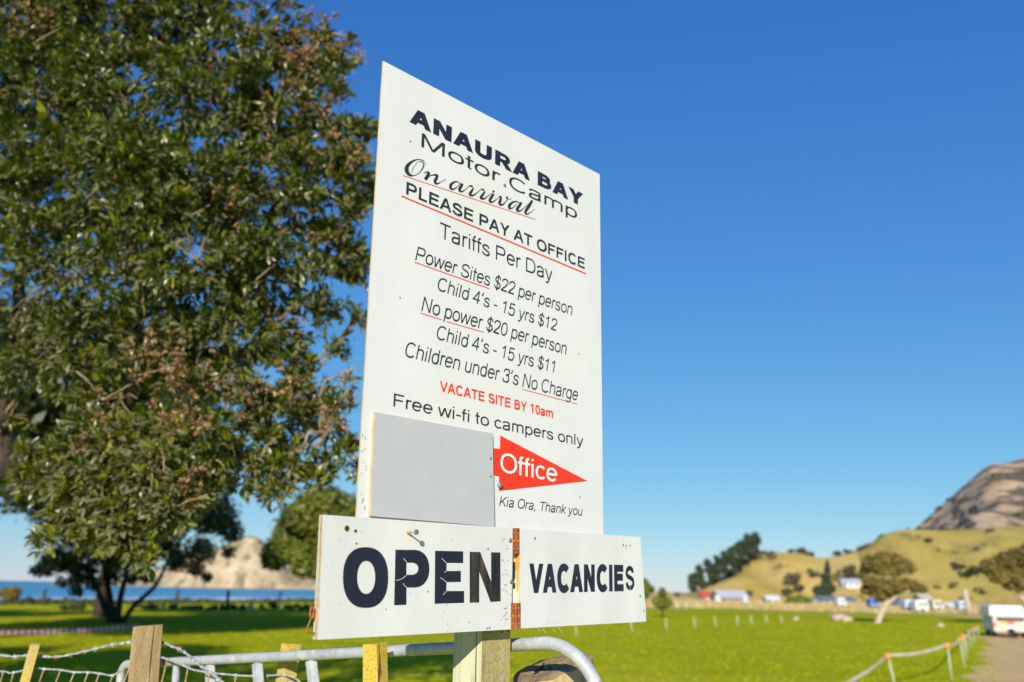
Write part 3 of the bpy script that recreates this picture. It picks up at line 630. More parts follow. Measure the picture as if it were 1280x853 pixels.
# plies showing on the near edge of the OPEN board
def edge_line(x0, y0, x1, y1, d, wd, mat, name='ply_layer', n=26, seed=0):
    r_ = random.Random(seed); mb = MB(); vs = []; A_, B_ = on(x0, y0, 0), on(x1, y1, 0)
    for i in range(n+1):
        u = i/n; p = A_.lerp(B_, u)-tv*.0008; dd = d+.0012*math.sin(u*9+seed)+r_.uniform(-.0004, .0004); ww = wd*r_.uniform(.25, 1.2); vs += [p-nv*dd, p-nv*(dd+ww)]
    mb.add(vs, [(2*i, 2*i+1, 2*i+3, 2*i+2) for i in range(n)]).build(name, mat, sign)
edge_line(404.9, 645, 397.3, 799, .0062, .0016, M['ply_dark'], seed=1); edge_line(404.9, 645, 397.3, 799, .0115, .0009, M['plytan'], seed=2); edge_line(404.9, 652, 399, 760, .0022, .0009, M['plytan'], seed=3)
edge_line(399.6, 748, 397.9, 782, .006, .005, M['ruststain'], 'rust_run', 12, 4)
# hinges (rusty, with three screws each)
for (x0, y0, x1, y1) in ((641.2, 660.4, 649.4, 692.6), (639.0, 754.1, 650.8, 786.4)):
    hg = MB(); xm = (x0+x1)/2
    hg.prism([on(x0, y0, .0018), on(xm-.4, y0, .0018), on(xm-.4, y1, .0018), on(x0, y1, .0018)], -nv*.016)
    hg.prism([on(xm+.4, y0, .0018), on(x1, y0, .0018), on(x1, y1, .0018), on(xm+.4, y1, .0018)], -nv*.016)
    ho = hg.build('hinge', M['rust'], sign)
    kn = MB(); kn.tube([on(xm, y0, .002), on(xm, y1, .002)], .0026, 8); kn.build('hinge_pin', M['rust'], ho)
    ho_ = ho
    for k in range(3):
        for xx in (x0+(x1-x0)*.22, x0+(x1-x0)*.8):
            p = on(xx, y0+(y1-y0)*(.2+.3*k), .0018); sc_ = MB(); sc_.tube([p, p+nv*.0012, p+nv*.0016], [.0024, .0022, .0008], 8)
            s_ = sc_.build('screw', M['ruststain'] if k == 1 else M['steel'], ho)
# screws, holes
def screw(x, y, r, off, mat='steel', hgt=.0015):
    p = on(x, y, off); mb = MB(); mb.tube([p, p+nv*hgt, p+nv*(hgt+.0006)], [r, r*.95, r*.4], 12); return mb.build('screw', M[mat], sign, True)
_ = 0
for x, y, r, off in ((637.6, 675.7, .0058, 0), (638.7, 727.4, .0056, 0), (668.4, 673, .0035, 0), (778.7, 681.3, .0035, 0), (787.4, 682, .003, 0), (782.5, 682.5, .0028, 0), (630.6, 232, .0055, O_MAIN), (613, 573, .0035, O_MAIN+.0085), (613, 595.5, .003, O_MAIN+.0085)):
    screw(x, y, r, off, 'washer')
screw(624.2, 606.9, .0075, O_MAIN, 'washer', .006)
for x, y, r, off in ((512.9, 177, .0022, O_MAIN), (724.8, 273.7, .0018, O_MAIN), (500, 372.4, .002, O_MAIN), (723.3, 442.4, .002, O_MAIN), (724.8, 621.8, .0022, O_MAIN), (610, 686.4, .0022, 0), (482.4, 762, .0014, 0), (586.3, 778.2, .0014, 0), (750, 231, .0015, O_MAIN)):
    p = on(x, y, off); mb = MB(); mb.tube([p-nv*.0005, p+nv*.0006], r, 10); mb.build('nail_head', M['darkhole'], sign)
for x, y, r in ((433.4, 660.8, .0062), (444.3, 664, .0036), (445.3, 679.6, .0022), (800, 745.6, .003), (804.6, 764, .0025)):
    p = on(x, y, 0); mb = MB(); mb.tube([p-nv*.0004, p+nv*.0005], [r*1.35]*2, 12); mb.build('stained_rim', M['rusttrail'], sign); mb = MB(); mb.tube([p-nv*.0003, p+nv*.0009], r, 12); mb.build('screw_hole', M['darkhole'], sign)
# the long nail that sticks out and throws a shadow
b0 = on(508.8, 665.9, 0); rl = .0325
nm = MB(); nm.tube([b0, b0+nv*rl], .0020, 8); nl = nm.build('protruding_nail', M['steel'], sign); nm = MB(); nm.tube([b0, b0+nv*.0105], .0028, 8); nm.build('rusty_shank', M['ruststain'], nl)
nm = MB(); nm.tube([b0+nv*(rl-.001), b0+nv*(rl+.0014)], [.0066, .0060], 12); nm.build('nail_washer', M['washer'], nl)
# little scratches
sc_p = []
random.seed(3)
def scratch(x, y, L, a, wd=.45): return stroke_quads([(x, y), (x+L*math.cos(a), y+L*math.sin(a))], wd)
for _ in range(16):
    x = random.uniform(449, 458)-.0; y = random.uniform(540, 636); sc_p += scratch(x+(600-y)*.03, y, random.uniform(.6, 3.5), random.uniform(1.2, 2.2))
decal('scratch', sc_p, M['darkhole'], O_MAIN, label='paint scratches at the lower left of the panel')
sc_p = []
for _ in range(46):
    x = random.gauss(632, 2.8); y = random.uniform(672, 782); sc_p += scratch(x, y, random.uniform(.5, 1.6), random.uniform(0, 3.1), random.uniform(.4, .9))
for _ in range(22): sc_p += scratch(random.uniform(402, 630), random.uniform(662, 786), random.uniform(.5, 1.4), random.uniform(0, 3.1), .5)
for x, y, L in ((535.2, 738.4, 4), (559.5, 788.5, 1), (610, 784, 5), (613, 783.5, 5)): sc_p += scratch(x, y, L*.7, 2.1, .7)
decal('scratch', sc_p, M['darkhole'], O_LOW, label='scratches and pits in the paint of the OPEN board')
# latch: a rusty hook hanging on the near edge of the OPEN board
hk = MB(); e0 = on(393.6, 766, -.009)
loop = [e0 + Vector((.0105*math.cos(a)*T[0]*.4-.004*T[0], .0105*math.cos(a)*T[1]*.4-.004*T[1], .0115*math.sin(a)))-tv*.003 for a in [2*math.pi*k/14 for k in range(15)]]
hk.tube(loop, .0021, 6)
hp = [(391.6, 771, -.012), (389.2, 778, -.013), (386.4, 784, -.013), (385.2, 788.5, -.012), (387, 791.4, -.01), (391.5, 791.8, -.009), (394.5, 791.2, -.009)]
hk.tube([on(*q)-tv*.004 for q in hp], .0017, 6); ho = hk.build('latch_hook', M['rust'], sign, True)
# gossamer under the board
gs = MB()
for (xa, ya, xb, yb) in ((678, 785.5, 682, 791.5), (690, 785, 695, 791), (698.5, 784.5, 703.5, 793), (673, 786, 675, 790.5)):
    gs.tube([on(xa, ya, -.004), on(xb, yb, -.004)], .00035, 4)
tag(gs.build('cobweb', M['letter_white']), 'wisps of cobweb hanging below the VACANCIES board', 'cobweb')

# ------------------------------------------------------------------ gate
def invY(x, a=(640, .413), b_=(160, .266)): return 1/(a[1]+(x-a[0])*(b_[1]-a[1])/(b_[0]-a[0]))
gA = at(640, 806.5, invY(640)); gB = at(200, 828.5, invY(200)); gd = (gB-gA).normalized()
def gate_pt(x, y=None):                 # point of the rail's line seen at column x
    lo, hi = -1.0, 6.0
    for _ in range(50):
        m_ = (lo+hi)/2; p = gA+gd*m_; q = RM @ np.array([p.x, p.y, p.z-H]); X = CX+F*q[0]/q[2]
        if X > x: lo = m_
        else: hi = m_
    return gA+gd*((lo+hi)/2)
gr = .0165
gR = gate_pt(680); gL = gate_pt(160); gperp = gd.cross(up).normalized(); gdn = (-up + gd*up.dot(gd)).normalized()
gbase = Vector((gR.x, gR.y, gz(gR.x, gR.y)))
gate = empty('farm_gate', gbase, 'galvanised steel pipe gate behind the sign post, sagging towards its far end', 'gate')
gh = 1.0
def corner(p, along, rad, n=8): return [p+along*rad*math.sin(a)+gdn*rad*(1-math.cos(a)) for a in [math.pi/2*k/n for k in range(n+1)]]
fr = MB(); R1 = .165
right_c = corner(gR, -gd, .165, 12); left_c = corner(gL, gd, .05, 6)
pathg = [right_c[-1]+gdn*(gh-.1)+(-gd)*.0]+right_c[::-1]+[gR.lerp(gL, k/8) for k in range(1, 8)]+left_c+[left_c[-1]+gdn*(gh-.08)]
fr.tube(pathg, gr, 14); fr.build('frame_pipe', M['galv'], gate, True)
for k, z in enumerate((.28, .52, .76, 1.02)):
    rb = MB(); rb.tube([right_c[-1]+gdn*(z-.19), left_c[-1]+gdn*(z-.05)], .0105, 10); rb.build('rail', M['galv'], gate, True)
vt = MB(); pv = gate_pt(221); vt.tube([pv+gdn*.01, pv+gdn*gh], .0135, 10); vt.build('upright_pipe', M['galv'], gate, True)
for x_, dx in ((262, .18), (321, .20), (388, .24)):
    p = gate_pt(x_); q = p+gdn*.98-gd*(.98*dx+.0); sb = MB(); e1 = (q-p).normalized(); e2 = gperp*1.0
    wv = (-gd*.030+gperp*.004); tn = e1.cross(wv).normalized()*.004
    for (o_, wv_) in ((Vector((0, 0, 0)), wv), (Vector((0, 0, 0)), gperp*-.016)):
        pts = [p+gdn*.014+o_, p+gdn*.019+o_+wv_, q+o_+wv_, q+o_]; tn_ = e1.cross(wv_).normalized()*.0035; sb.prism(pts, tn_)
    sb.build('angle_stay', M['galv'], gate)

# ------------------------------------------------------------------ strainer log
lx = at(688, 853, 2.55); lb = Vector((lx.x, lx.y, gz(lx.x, lx.y)))
lg = MB(); n_ = 40; top_c = at(689, 834, 2.546); R0 = .104; vs = []; rings = 18
ax = Vector((.02, .0, 1)).normalized()
slope_u = Vector((.90, .43, 0)).normalized()
def logr(a, k): return R0*(1+.05*math.sin(3*a+1)+.035*math.sin(7*a+2)+.02*math.sin(13*a+k*.2)+.012*math.sin(23*a))
for k in range(rings+1):
    f = k/rings
    for j in range(n_):
        a = 2*math.pi*j/n_; r = logr(a, k)*(1.05-.05*f); q = Vector((lb.x+(top_c.x-lb.x)*f+r*math.cos(a), lb.y+(top_c.y-lb.y)*f+r*math.sin(a), 0))
        ztop = top_c.z+ (q-top_c).dot(slope_u)*.34 - .006*abs(math.sin(5*a)) 
        zbot = lb.z-.2; q.z = zbot+(ztop-zbot)*f; vs.append(q)
fs = [(k*n_+j, k*n_+(j+1) % n_, (k+1)*n_+(j+1) % n_, (k+1)*n_+j) for k in range(rings) for j in range(n_)]
log = empty('strainer_post', lb, 'stout round debarked log post with a slanting lichen-covered top beside the sign post', 'post')
lg.add(vs, fs).build('trunk_side', M['log'], log, True)
tp = MB(); tv_ = [Vector((top_c.x, top_c.y, top_c.z+.006))]; K = 6
for k in range(1, K+1):
    for j in range(n_):
        a = 2*math.pi*j/n_; r = logr(a, rings)*k/K; q = Vector((top_c.x+r*math.cos(a), top_c.y+r*math.sin(a), 0))
        q.z = top_c.z+(q-top_c).dot(slope_u)*.34 + (.006*noise.noise(q*60) if k < K else -.006*abs(math.sin(5*a))+.0005)+(.004 if k < K else 0); tv_.append(q)
ft = [(0, 1+j, 1+(j+1) % n_) for j in range(n_)]+[(1+(k-1)*n_+j, 1+k*n_+j, 1+k*n_+(j+1) % n_, 1+(k-1)*n_+(j+1) % n_) for k in range(1, K) for j in range(n_)]
tp.add(tv_, ft).build('cut_top', M['logtop'], log)

# ------------------------------------------------------------------ fence posts, wires
def batten(name, topc, botc, w1, w2, rz, mat, label, round_=False, group=None):
    """square timber from botc (ground) to topc; w1/w2 section; rz = rotation"""
    ax = (topc-botc).normalized(); a1 = Vector((math.cos(rz), math.sin(rz), 0)); a1 = (a1-ax*a1.dot(ax)).normalized(); a2 = ax.cross(a1)
    mb = MB(); vs = []; K = 14; r_ = random.Random(hash(name) % 99+int(w1*1e4))
    sec = [(-1, -1), (1, -1), (1, 1), (-1, 1)] if not round_ else [(-1, -.86), (-.45, -1.0), (.45, -1.0), (1, -.86), (1.0, 1), (-1.0, 1)]
    n = len(sec)
    for k in range(K+1):
        f = k/K; c = botc.lerp(topc, f)
        for (i, j) in sec:
            jit = .0015*r_.uniform(-1, 1); vs.append(c+a1*(i*w1/2+jit)+a2*(j*w2/2+jit)+(ax*r_.uniform(-.003, .003) if k == K else Vector()))
    fs = [(k*n+j, k*n+(j+1) % n, (k+1)*n+(j+1) % n, (k+1)*n+j) for k in range(K) for j in range(n)]+[tuple(range(n-1, -1, -1)), tuple(K*n+j for j in range(n))]
    o = mb.add(vs, fs).build(name, mat); return tag(o, label, 'fence post', group)
def toground(top, x2, y2, Y2):           # continue the line top->second point down to the ground
    q = at(x2, y2, Y2); d = (q-top); k = 1.0
    while (top+d*k).z > gz((top+d*k).x, (top+d*k).y)-.2 and k < 80: k += .25
    return top+d*k
t1 = at(185, 782.2, 3.5); batten('fence_post', t1, toground(t1, 179.5, 853, 3.5), .102, .07, math.radians(19), M['fence'], 'thick brown half-round fence post rising above the wires', True, 'fence posts by the gate')
t1 = at(44, 805, 3.75); batten('fence_post', t1, toground(t1, 31, 853, 3.75), .034, .036, math.radians(28), M['tan'], 'thin leaning yellow-lichened fence batten with wires, apart from the gate', False, 'fence posts by the gate')
t1 = at(364, 805, 3.18); batten('fence_post', t1, toground(t1, 357, 853, 3.18), .048, .05, math.radians(40), M['tan'], 'tan square fence batten standing just behind the gate rail', False, 'fence posts by the gate')
t1 = at(468.5, 804.5, 2.62); batten('fence_post', t1, toground(t1, 469.5, 853, 2.62), .05, .045, math.radians(-32), M['lichen'], 'bright yellow lichened square batten in front of the gate rail', False, 'fence posts by the gate')
def wire(pts, rad, seg=10, twist=True):
    P = smooth(pts, seg); P = [Vector(p) for p in P]; mb = MB()
    if not twist: return mb.tube(P, rad, 6)
    L = 0; A, B = [], []
    for i, p in enumerate(P):
        if i: L += (p-P[i-1]).length
    # resample finely and twist two strands
    Q = []; n = int(L/.012)+2; acc = [0]
    for i in range(1, len(P)): acc.append(acc[-1]+(P[i]-P[i-1]).length)
    for k in range(n):
        s_ = L*k/(n-1); j = max(0, min(len(P)-2, int(np.searchsorted(acc, s_))-1)); u = (s_-acc[j])/max(1e-6, acc[j+1]-acc[j]); Q.append(P[j].lerp(P[j+1], u))
    for k, q in enumerate(Q):
        d = (Q[min(k+1, n-1)]-Q[max(k-1, 0)]).normalized(); s1 = d.orthogonal().normalized(); s2 = d.cross(s1); a = k*.75
        o = (s1*math.cos(a)+s2*math.sin(a))*rad*.8; A.append(q+o); B.append(q-o)
    mb.tube(A, rad*.85, 5); mb.tube(B, rad*.85, 5); return mb
fence = empty('wire_fence', (at(90, 850, 3.65).x, at(90, 850, 3.65).y, gz(at(90, 850, 3.65).x, 3.65)), 'barbed wire and netting fence strung from the leaning batten to the gate', 'fence')
def wpts(l): return [at(x, y, Y) for x, y, Y in l]
bw = [(-60, 818, 3.95), (0, 819.5, 3.85), (18, 821, 3.82), (33, 819.5, 3.8), (52, 820.5, 3.78), (70, 821.5, 3.76), (90, 818, 3.74), (110, 813.5, 3.70), (118, 811.5, 3.68), (140, 806, 3.64), (162, 803.2, 3.6), (182, 803, 3.56), (204, 803.5, 3.52), (215, 808, 3.46), (228, 813.5, 3.4), (240, 823, 3.34), (250, 832, 3.3), (262, 840, 3.25), (275, 850, 3.2), (282, 858, 3.18)]
wire(wpts(bw), .0034).build('barbed_wire', M['wire'], fence)
for (x, y, Y, rusty) in ((3, 819.8, 3.85, 1), (19, 821, 3.82, 0), (52, 820.5, 3.78, 0), (70, 821.3, 3.76, 1), (88.5, 818.3, 3.74, 1), (105, 814.6, 3.71, 1), (119, 811.3, 3.68, 0), (140.5, 806, 3.64, 0), (161.5, 803.3, 3.6, 0), (224.5, 811.8, 3.42, 1), (273, 850, 3.21, 0)):
    p = at(x, y, Y); mb = MB()
    for a in (.5, 2.2, 3.9, 5.4):
        d = Vector((.5*math.cos(a), .25*math.sin(a*1.7), math.sin(a))).normalized()*.013; mb.tube([p-d*.15, p+d], [.0026, .0008], 5)
    mb.tube([p-Vector((.007, 0, 0)), p+Vector((.007, 0, 0))], .0056, 7); mb.build('barb', M['rustwire'] if rusty else M['wire'], fence)
nw = [(-60, 842, 3.95), (0, 839.5, 3.85), (12, 841.5, 3.84), (22, 840, 3.82), (44, 835.5, 3.78), (55, 836.5, 3.77), (75, 837.5, 3.74), (92, 840.5, 3.72), (110, 840.5, 3.70), (124, 842, 3.67), (140, 844.5, 3.64), (152, 838, 3.62), (164, 831.5, 3.6), (183, 826, 3.55), (200, 822, 3.5), (212, 825.5, 3.45), (224, 830, 3.4), (235, 834.6, 3.36), (242, 837.5, 3.33), (262, 841, 3.27), (285, 843.5, 3.22), (305, 845, 3.2), (330, 845.3, 3.18), (352, 844, 3.15), (366, 846.5, 3.12), (375, 853, 3.1), (380, 860, 3.1)]
wire(wpts(nw), .0036, 6, False).build('top_wire', M['wire'], fence, True)
for (x, y, Y, dx) in ((4, 840, 3.85, -9), (17, 841, 3.83, -9), (55, 836.6, 3.77, -12), (76, 838, 3.74, -14), (93, 841, 3.72, -14), (110, 841, 3.7, -12), (124, 842.5, 3.67, -12), (141, 844.6, 3.64, -12), (163, 832, 3.6, -13), (209, 824.5, 3.46, -8), (235, 834.6, 3.36, -6), (262, 841, 3.27, -5), (295, 844.3, 3.21, -5), (334, 845.2, 3.18, -4)):
    a = at(x, y, Y); q = at(x+dx, y+34, Y); d = (q-a); kn = MB(); st = MB(); st.tube([a+d*.02, a+d*2.5, a+d*5], .0030, 6); st.build('stay_wire', M['rustwire'], fence)
    kn.tube([a-Vector((.004, 0, 0)), a+Vector((.006, 0, 0))], .0058, 7); kn.build('wire_knot', M['wire'], fence)
for zz in (.16, .34, .55, .8):
    wp = [p-Vector((0, 0, zz)) for p in wpts(nw)[::3]]; wire(wp, .0022, 3, False).build('lower_wire', M['wire'], fence)

# ------------------------------------------------------------------ foliage
def mesh_np(name, V, Fq, tint, smooth_=False, k=None):
    me = bpy.data.meshes.new(name); k = Fq.shape[1]
    me.vertices.add(len(V)); me.vertices.foreach_set('co', V.astype(np.float32).ravel())
    me.loops.add(Fq.size); me.loops.foreach_set('vertex_index', Fq.astype(np.int32).ravel()); me.polygons.add(len(Fq))
    me.polygons.foreach_set('loop_start', (np.arange(len(Fq))*k).astype(np.int32)); me.polygons.foreach_set('loop_total', np.full(len(Fq), k, np.int32))
    me.update(calc_edges=True)
    at_ = me.attributes.new('tint', 'FLOAT', 'POINT'); at_.data.foreach_set('value', tint.astype(np.float32)); return me
def unit(v): return v/np.maximum(1e-9, np.linalg.norm(v, axis=-1, keepdims=True))
def leaves_geo(pos, dirs, length, width, tint, droop=.15, r=rng):
    """pointed leaf: 6 verts, 4 quads/tris folded on the midrib"""
    n = len(pos); d = unit(dirs); ref = unit(r.normal(size=(n, 3))*.55+np.array([0, 0, 1.0])); side = unit(np.cross(d, ref)); nrm = np.cross(side, d)
    L = length[:, None]; W = width[:, None]
    p0 = pos; m1 = pos+d*L*.38+nrm*L*.03; m2 = pos+d*L*.72-nrm*L*.02; tip = pos+d*L-nrm*L*droop
    l1 = m1+side*W*.5+nrm*W*.18; r1 = m1-side*W*.5+nrm*W*.18; l2 = m2+side*W*.42+nrm*W*.12; r2 = m2-side*W*.42+nrm*W*.12
    V = np.stack([p0, l1, l2, tip, r2, r1, m1, m2], 1).reshape(-1, 3)
    base_ = (np.arange(n)*8)[:, None]
    q = np.array([[0, 1, 6, 6], [1, 2, 7, 6], [2, 3, 7, 7], [0, 6, 5, 5], [6, 7, 4, 5], [7, 3, 4, 4]])
    T3 = np.array([[0, 6, 1], [1, 6, 7], [1, 7, 2], [2, 7, 3], [0, 5, 6], [5, 4, 7], [5, 7, 6], [4, 3, 7]])
    Ff = (base_[:, :, None]+T3[None]).reshape(-1, 3)
    return V, Ff, np.repeat(tint, 8)
def in_blobs(blobs, n, r=rng, shell=.45):
    B = np.array([(b[0], b[1], b[2]) for b in blobs]); Rr = np.array([b[3] for b in blobs]); sq = np.array([b[4] if len(b) > 4 else .8 for b in blobs])
    p = Rr**2.3; k = r.choice(len(B), n, p=p/p.sum()); d = unit(r.normal(size=(n, 3))); rad_ = Rr[k]*(shell+(1-shell)*r.random(n)**.6)*(1+.18*r.normal(size=n)*.6)
    d2 = d*rad_[:, None]; d2[:, 2] *= sq[k]; return B[k]+d2, d, k
def leafcards(name, blobs, n, size, mat, parent, r=rng, shell=.45, tbias=0):
    """small folded leaf cards for trees further off"""
    P, d, k = in_blobs(blobs, n, r, shell); nr = unit(d*.9+r.normal(size=(n, 3))*.7+np.array([0, 0, .35])); a = unit(np.cross(nr, r.normal(size=(n, 3)))); b_ = np.cross(nr, a)
    s = size*(.6+.8*r.random(n))[:, None]
    V = np.stack([P-a*s, P-b_*s*.45+nr*s*.1, P+a*s, P+b_*s*.45+nr*s*.1], 1).reshape(-1, 3)
    Fq = (np.arange(n)*4)[:, None]+np.array([0, 1, 2, 3])[None]
    cl = r.random(len(blobs))
    ti = np.clip(.5*cl[k]+.5*r.random(n)+tbias, 0, 1)
    o = link(name, mesh_np(name, V, Fq, np.repeat(ti, 4)), mat, parent); return o
M['poh'] = leaf_mat('pohutukawa_leaf', [(0, (.022, .040, .004)), (.25, (.065, .105, .006)), (.48, (.18, .225, .012)), (.72, (.33, .35, .025)), (.88, (.50, .47, .16)), (.955, (.38, .27, .12)), (.985, (.60, .42, .02)), (1, (.55, .12, .02))], under=(.22, .215, .105), rough=.28, spec=.55, trans=.34)
M['seed'] = leaf_mat('dried_flower_heads', [(0, (.22, .09, .025)), (.5, (.42, .20, .07)), (1, (.52, .36, .18))], under=(.24, .15, .08), rough=.8, trans=.1)
M['twig'] = wood('pale_twig_bark', [(.12, .08, .045), (.24, .17, .095), (.36, .27, .16)], (8, 8, 8), bmp=.2)
M['bark'] = wood('dark_bark', [(.018, .013, .009), (.036, .027, .018), (.062, .048, .032)], (6, 6, 2), bmp=.8)
M['tree2'] = leaf_mat('dark_coastal_leaf', [(0, (.016, .030, .005)), (.5, (.042, .062, .010)), (.85, (.12, .13, .025)), (1, (.16, .12, .05))], under=None, rough=.5, trans=.15)
M['tree3'] = leaf_mat('bright_coastal_leaf', [(0, (.05, .075, .008)), (.5, (.14, .17, .016)), (1, (.26, .26, .035))], under=None, rough=.5, trans=.2)

# ---- near pohutukawa
near_base = Vector((-8.2, 8.6, 0)); near_base.z = gz(near_base.x, near_base.y)
near = empty('pohutukawa_tree', near_base, 'big glossy-leaved tree filling the upper left, hung with brown dried flower heads', 'tree')
# measured clumps: x, y in the photograph, distance, radius in pixels
cl = [(430, 205, 6.35, 34), (40, 30, 7.0, 95), (130, 20, 6.8, 90), (220, 20, 6.7, 85), (310, 35, 6.6, 75), (375, 60, 6.5, 55), (412, 95, 6.4, 42), (60, 130, 6.9, 95), (160, 120, 6.5, 95), (260, 115, 6.3, 85), (345, 135, 6.3, 75), (415, 160, 6.4, 52), (448, 190, 6.5, 28), (50, 240, 6.6, 95), (150, 230, 6.2, 95), (250, 220, 6.1, 90), (340, 235, 6.2, 80), (415, 240, 6.4, 56), (452, 250, 6.6, 26), (436, 290, 6.4, 30), (445, 320, 6.5, 22), (60, 350, 6.5, 90), (150, 340, 6.1, 90), (245, 325, 6.0, 85), (335, 325, 6.1, 75), (398, 325, 6.4, 50), (447, 350, 6.6, 22), (30, 440, 6.9, 70), (110, 430, 6.4, 75), (200, 420, 6.1, 80), (285, 410, 6.1, 75), (350, 400, 6.2, 55), (365, 450, 6.2, 30), (235, 490, 6.0, 60), (300, 485, 6.1, 44), (365, 505, 6.2, 26), (398, 545, 6.3, 15), (350, 560, 6.2, 24), (150, 500, 6.3, 50), (15, 520, 7.3, 45), (120, 560, 5.9, 52), (185, 570, 5.8, 62), (255, 560, 5.9, 50), (95, 610, 5.8, 42), (150, 630, 5.7, 52), (215, 620, 5.7, 50), (100, 655, 5.7, 28), (60, 672, 5.8, 20), (165, 668, 5.7, 32), (250, 610, 5.9, 35), (30, 575, 6.9, 30), (182, 700, 5.7, 14), (310, 560, 6.1, 36)]
sparse = [(330, 520, 6.1, 30), (385, 490, 6.3, 26), (380, 540, 6.3, 24), (410, 520, 6.3, 22), (325, 575, 6.1, 26), (345, 610, 6.1, 16), (425, 545, 6.4, 16), (425, 430, 6.4, 20), (432, 470, 6.4, 20), (440, 500, 6.5, 18), (425, 570, 6.3, 20), (445, 590, 6.4, 10), (400, 590, 6.3, 24), (410, 395, 6.4, 28), (448, 400, 6.5, 13), (365, 595, 6.2, 24), (300, 600, 6.1, 22), (455, 160, 6.5, 14), (440, 50, 6.4, 14), (452, 75, 6.4, 12), (325, 605, 6.1, 16)]
def blob_px(l, sq=.92): return [(*at(x, y, Y), r*Y/F, sq) for x, y, Y, r in l]
rN = np.random.default_rng(5)
nb = blob_px(cl); sb_ = blob_px(sparse)
def rosettes(blobs, n, r, shell=.15, sub=0):
    """twig ends, each with a whorl of leaves: returns tips, outward directions"""
    if sub:
        SP, _, sk = in_blobs(blobs, sub, r, .35); ch = r.integers(0, sub, n); k = sk[ch]; Rb = np.array([b[3] for b in blobs])[k]
        dirn = unit(r.normal(size=(n, 3))); P = SP[ch]+dirn*(r.random(n)**.5*(.07+.20*Rb))[:, None]*np.array([1.15, 1, .8]); B = SP[ch]*.6+np.array([b[:3] for b in blobs])[k]*.4
    else:
        P, d, k = in_blobs(blobs, n, r, shell); B = np.array([b[:3] for b in blobs])[k]
    out = unit(unit(P-B)+r.normal(size=P.shape)*.5+np.array([.0, -.25, .30])); return P, out
def whorl(P, out, per, r, L=(.05, .095)):
    n = len(P); a = r.random((n, per))*2*np.pi; u = unit(np.cross(out, r.normal(size=out.shape))); v_ = np.cross(out, u)
    sp = .35+.75*r.random((n, per)); d = out[:, None]*1.0+(u[:, None]*np.cos(a)[..., None]+v_[:, None]*np.sin(a)[..., None])*sp[..., None]*1.3
    pos = P[:, None]-out[:, None]*(r.random((n, per))*.05)[..., None]+d*.004
    ln = L[0]+(L[1]-L[0])*r.random(n*per); ti = np.repeat(r.random(n)*.55, per)+r.random(n*per)*.45
    return pos.reshape(-1, 3), d.reshape(-1, 3), ln, ln*(.25+.09*r.random(n*per)), np.clip(ti, 0, 1)
P1, o1 = rosettes(nb, 11500, rN, .2, 760); P2, o2 = rosettes(sb_, 480, rN, .1, 90)
low_ = [(95, 612, 5.8, 34), (60, 672, 5.75, 18), (100, 655, 5.7, 30), (150, 640, 5.65, 42), (165, 672, 5.65, 30), (182, 702, 5.65, 15), (130, 672, 5.7, 24), (215, 625, 5.65, 42), (120, 600, 5.7, 44), (190, 590, 5.65, 50), (75, 640, 5.8, 24), (200, 660, 5.7, 22), (45, 600, 6.2, 26), (250, 590, 5.8, 34), (150, 560, 5.75, 44)]
P3, o3 = rosettes(blob_px(low_), 1150, rN, .2)
Pn = np.concatenate([P1, P2, P3]); on_ = np.concatenate([o1, o2, o3])
pos, dd, ln, wd_, ti = whorl(Pn, on_, 8, rN)
ti = np.clip(ti*.8+.25*np.clip((3.9-pos[:, 2])/1.6, -.3, .8)*(ti < .9), 0, 1)
# silvery-brown, more worn shoots towards the upper right of the crown (exposed side)
expo = np.clip((pos[:, 0]+1.9)/1.3, 0, 1)*np.clip((pos[:, 2]-2.5)/2.5, 0, 1); msk = rN.random(len(ti)) < expo*.35
ti[msk] = .86+.12*rN.random(msk.sum())
V, Ff, tt = leaves_geo(pos, dd, ln, wd_, ti, .12, rN)
# the 280 leaves nearest the camera inside the picture become single leaves
rel = (pos-np.array([0, 0, H]))@RM.T; inpic = (np.abs(rel[:, 0]/rel[:, 2]) < .57) & (np.abs(rel[:, 1]/rel[:, 2]) < .38)
order = np.argsort(np.where(inpic, rel[:, 2], 99))[:280]; single = np.zeros(len(pos), bool); single[order] = True
keepF = ~np.repeat(single, 8)
fol = link('foliage', mesh_np('foliage', V, Ff[np.repeat(~single, 8)], tt), M['poh'], near); fol['kind'] = 'stuff'
V8 = V.reshape(-1, 8, 3); T3 = Ff[:8]
for i in order:
    c = V8[i].mean(0); me = mesh_np('leaf', V8[i]-c, T3, np.full(8, ti[i])); me.materials.append(M['poh'])
    o = bpy.data.objects.new('leaf', me); C.objects.link(o); o.parent = near; o.location = Vector(c)-near_base
# dried flower heads
fl = [(350, 500, 5.9, 40), (330, 470, 5.9, 30), (285, 505, 5.8, 26), (250, 545, 5.7, 26), (395, 30, 6.2, 50), (430, 60, 6.2, 30), (420, 190, 6.1, 45), (400, 300, 6.1, 35), (430, 260, 6.2, 28), (380, 80, 6.3, 60), (420, 120, 6.3, 30), (340, 60, 6.4, 45), (280, 90, 6.2, 35), (300, 260, 5.9, 40), (365, 120, 6.2, 40), (400, 220, 6.2, 35), (215, 460, 5.7, 70), (360, 480, 6.0, 28), (300, 480, 5.9, 34), (230, 520, 5.6, 40), (130, 540, 5.7, 40), (350, 180, 6.1, 40), (40, 20, 6.5, 40), (240, 610, 5.6, 30), (410, 520, 6.1, 24), (120, 500, 5.9, 30), (180, 690, 5.6, 10), (60, 660, 5.6, 12)]
Pf, of = rosettes(blob_px(fl), 500, rN, .1)
k_ = 16; n = len(Pf); dF = unit(rN.normal(size=(n, k_, 3))+of[:, None]*.8); posf = (Pf[:, None]+dF*.018).reshape(-1, 3)
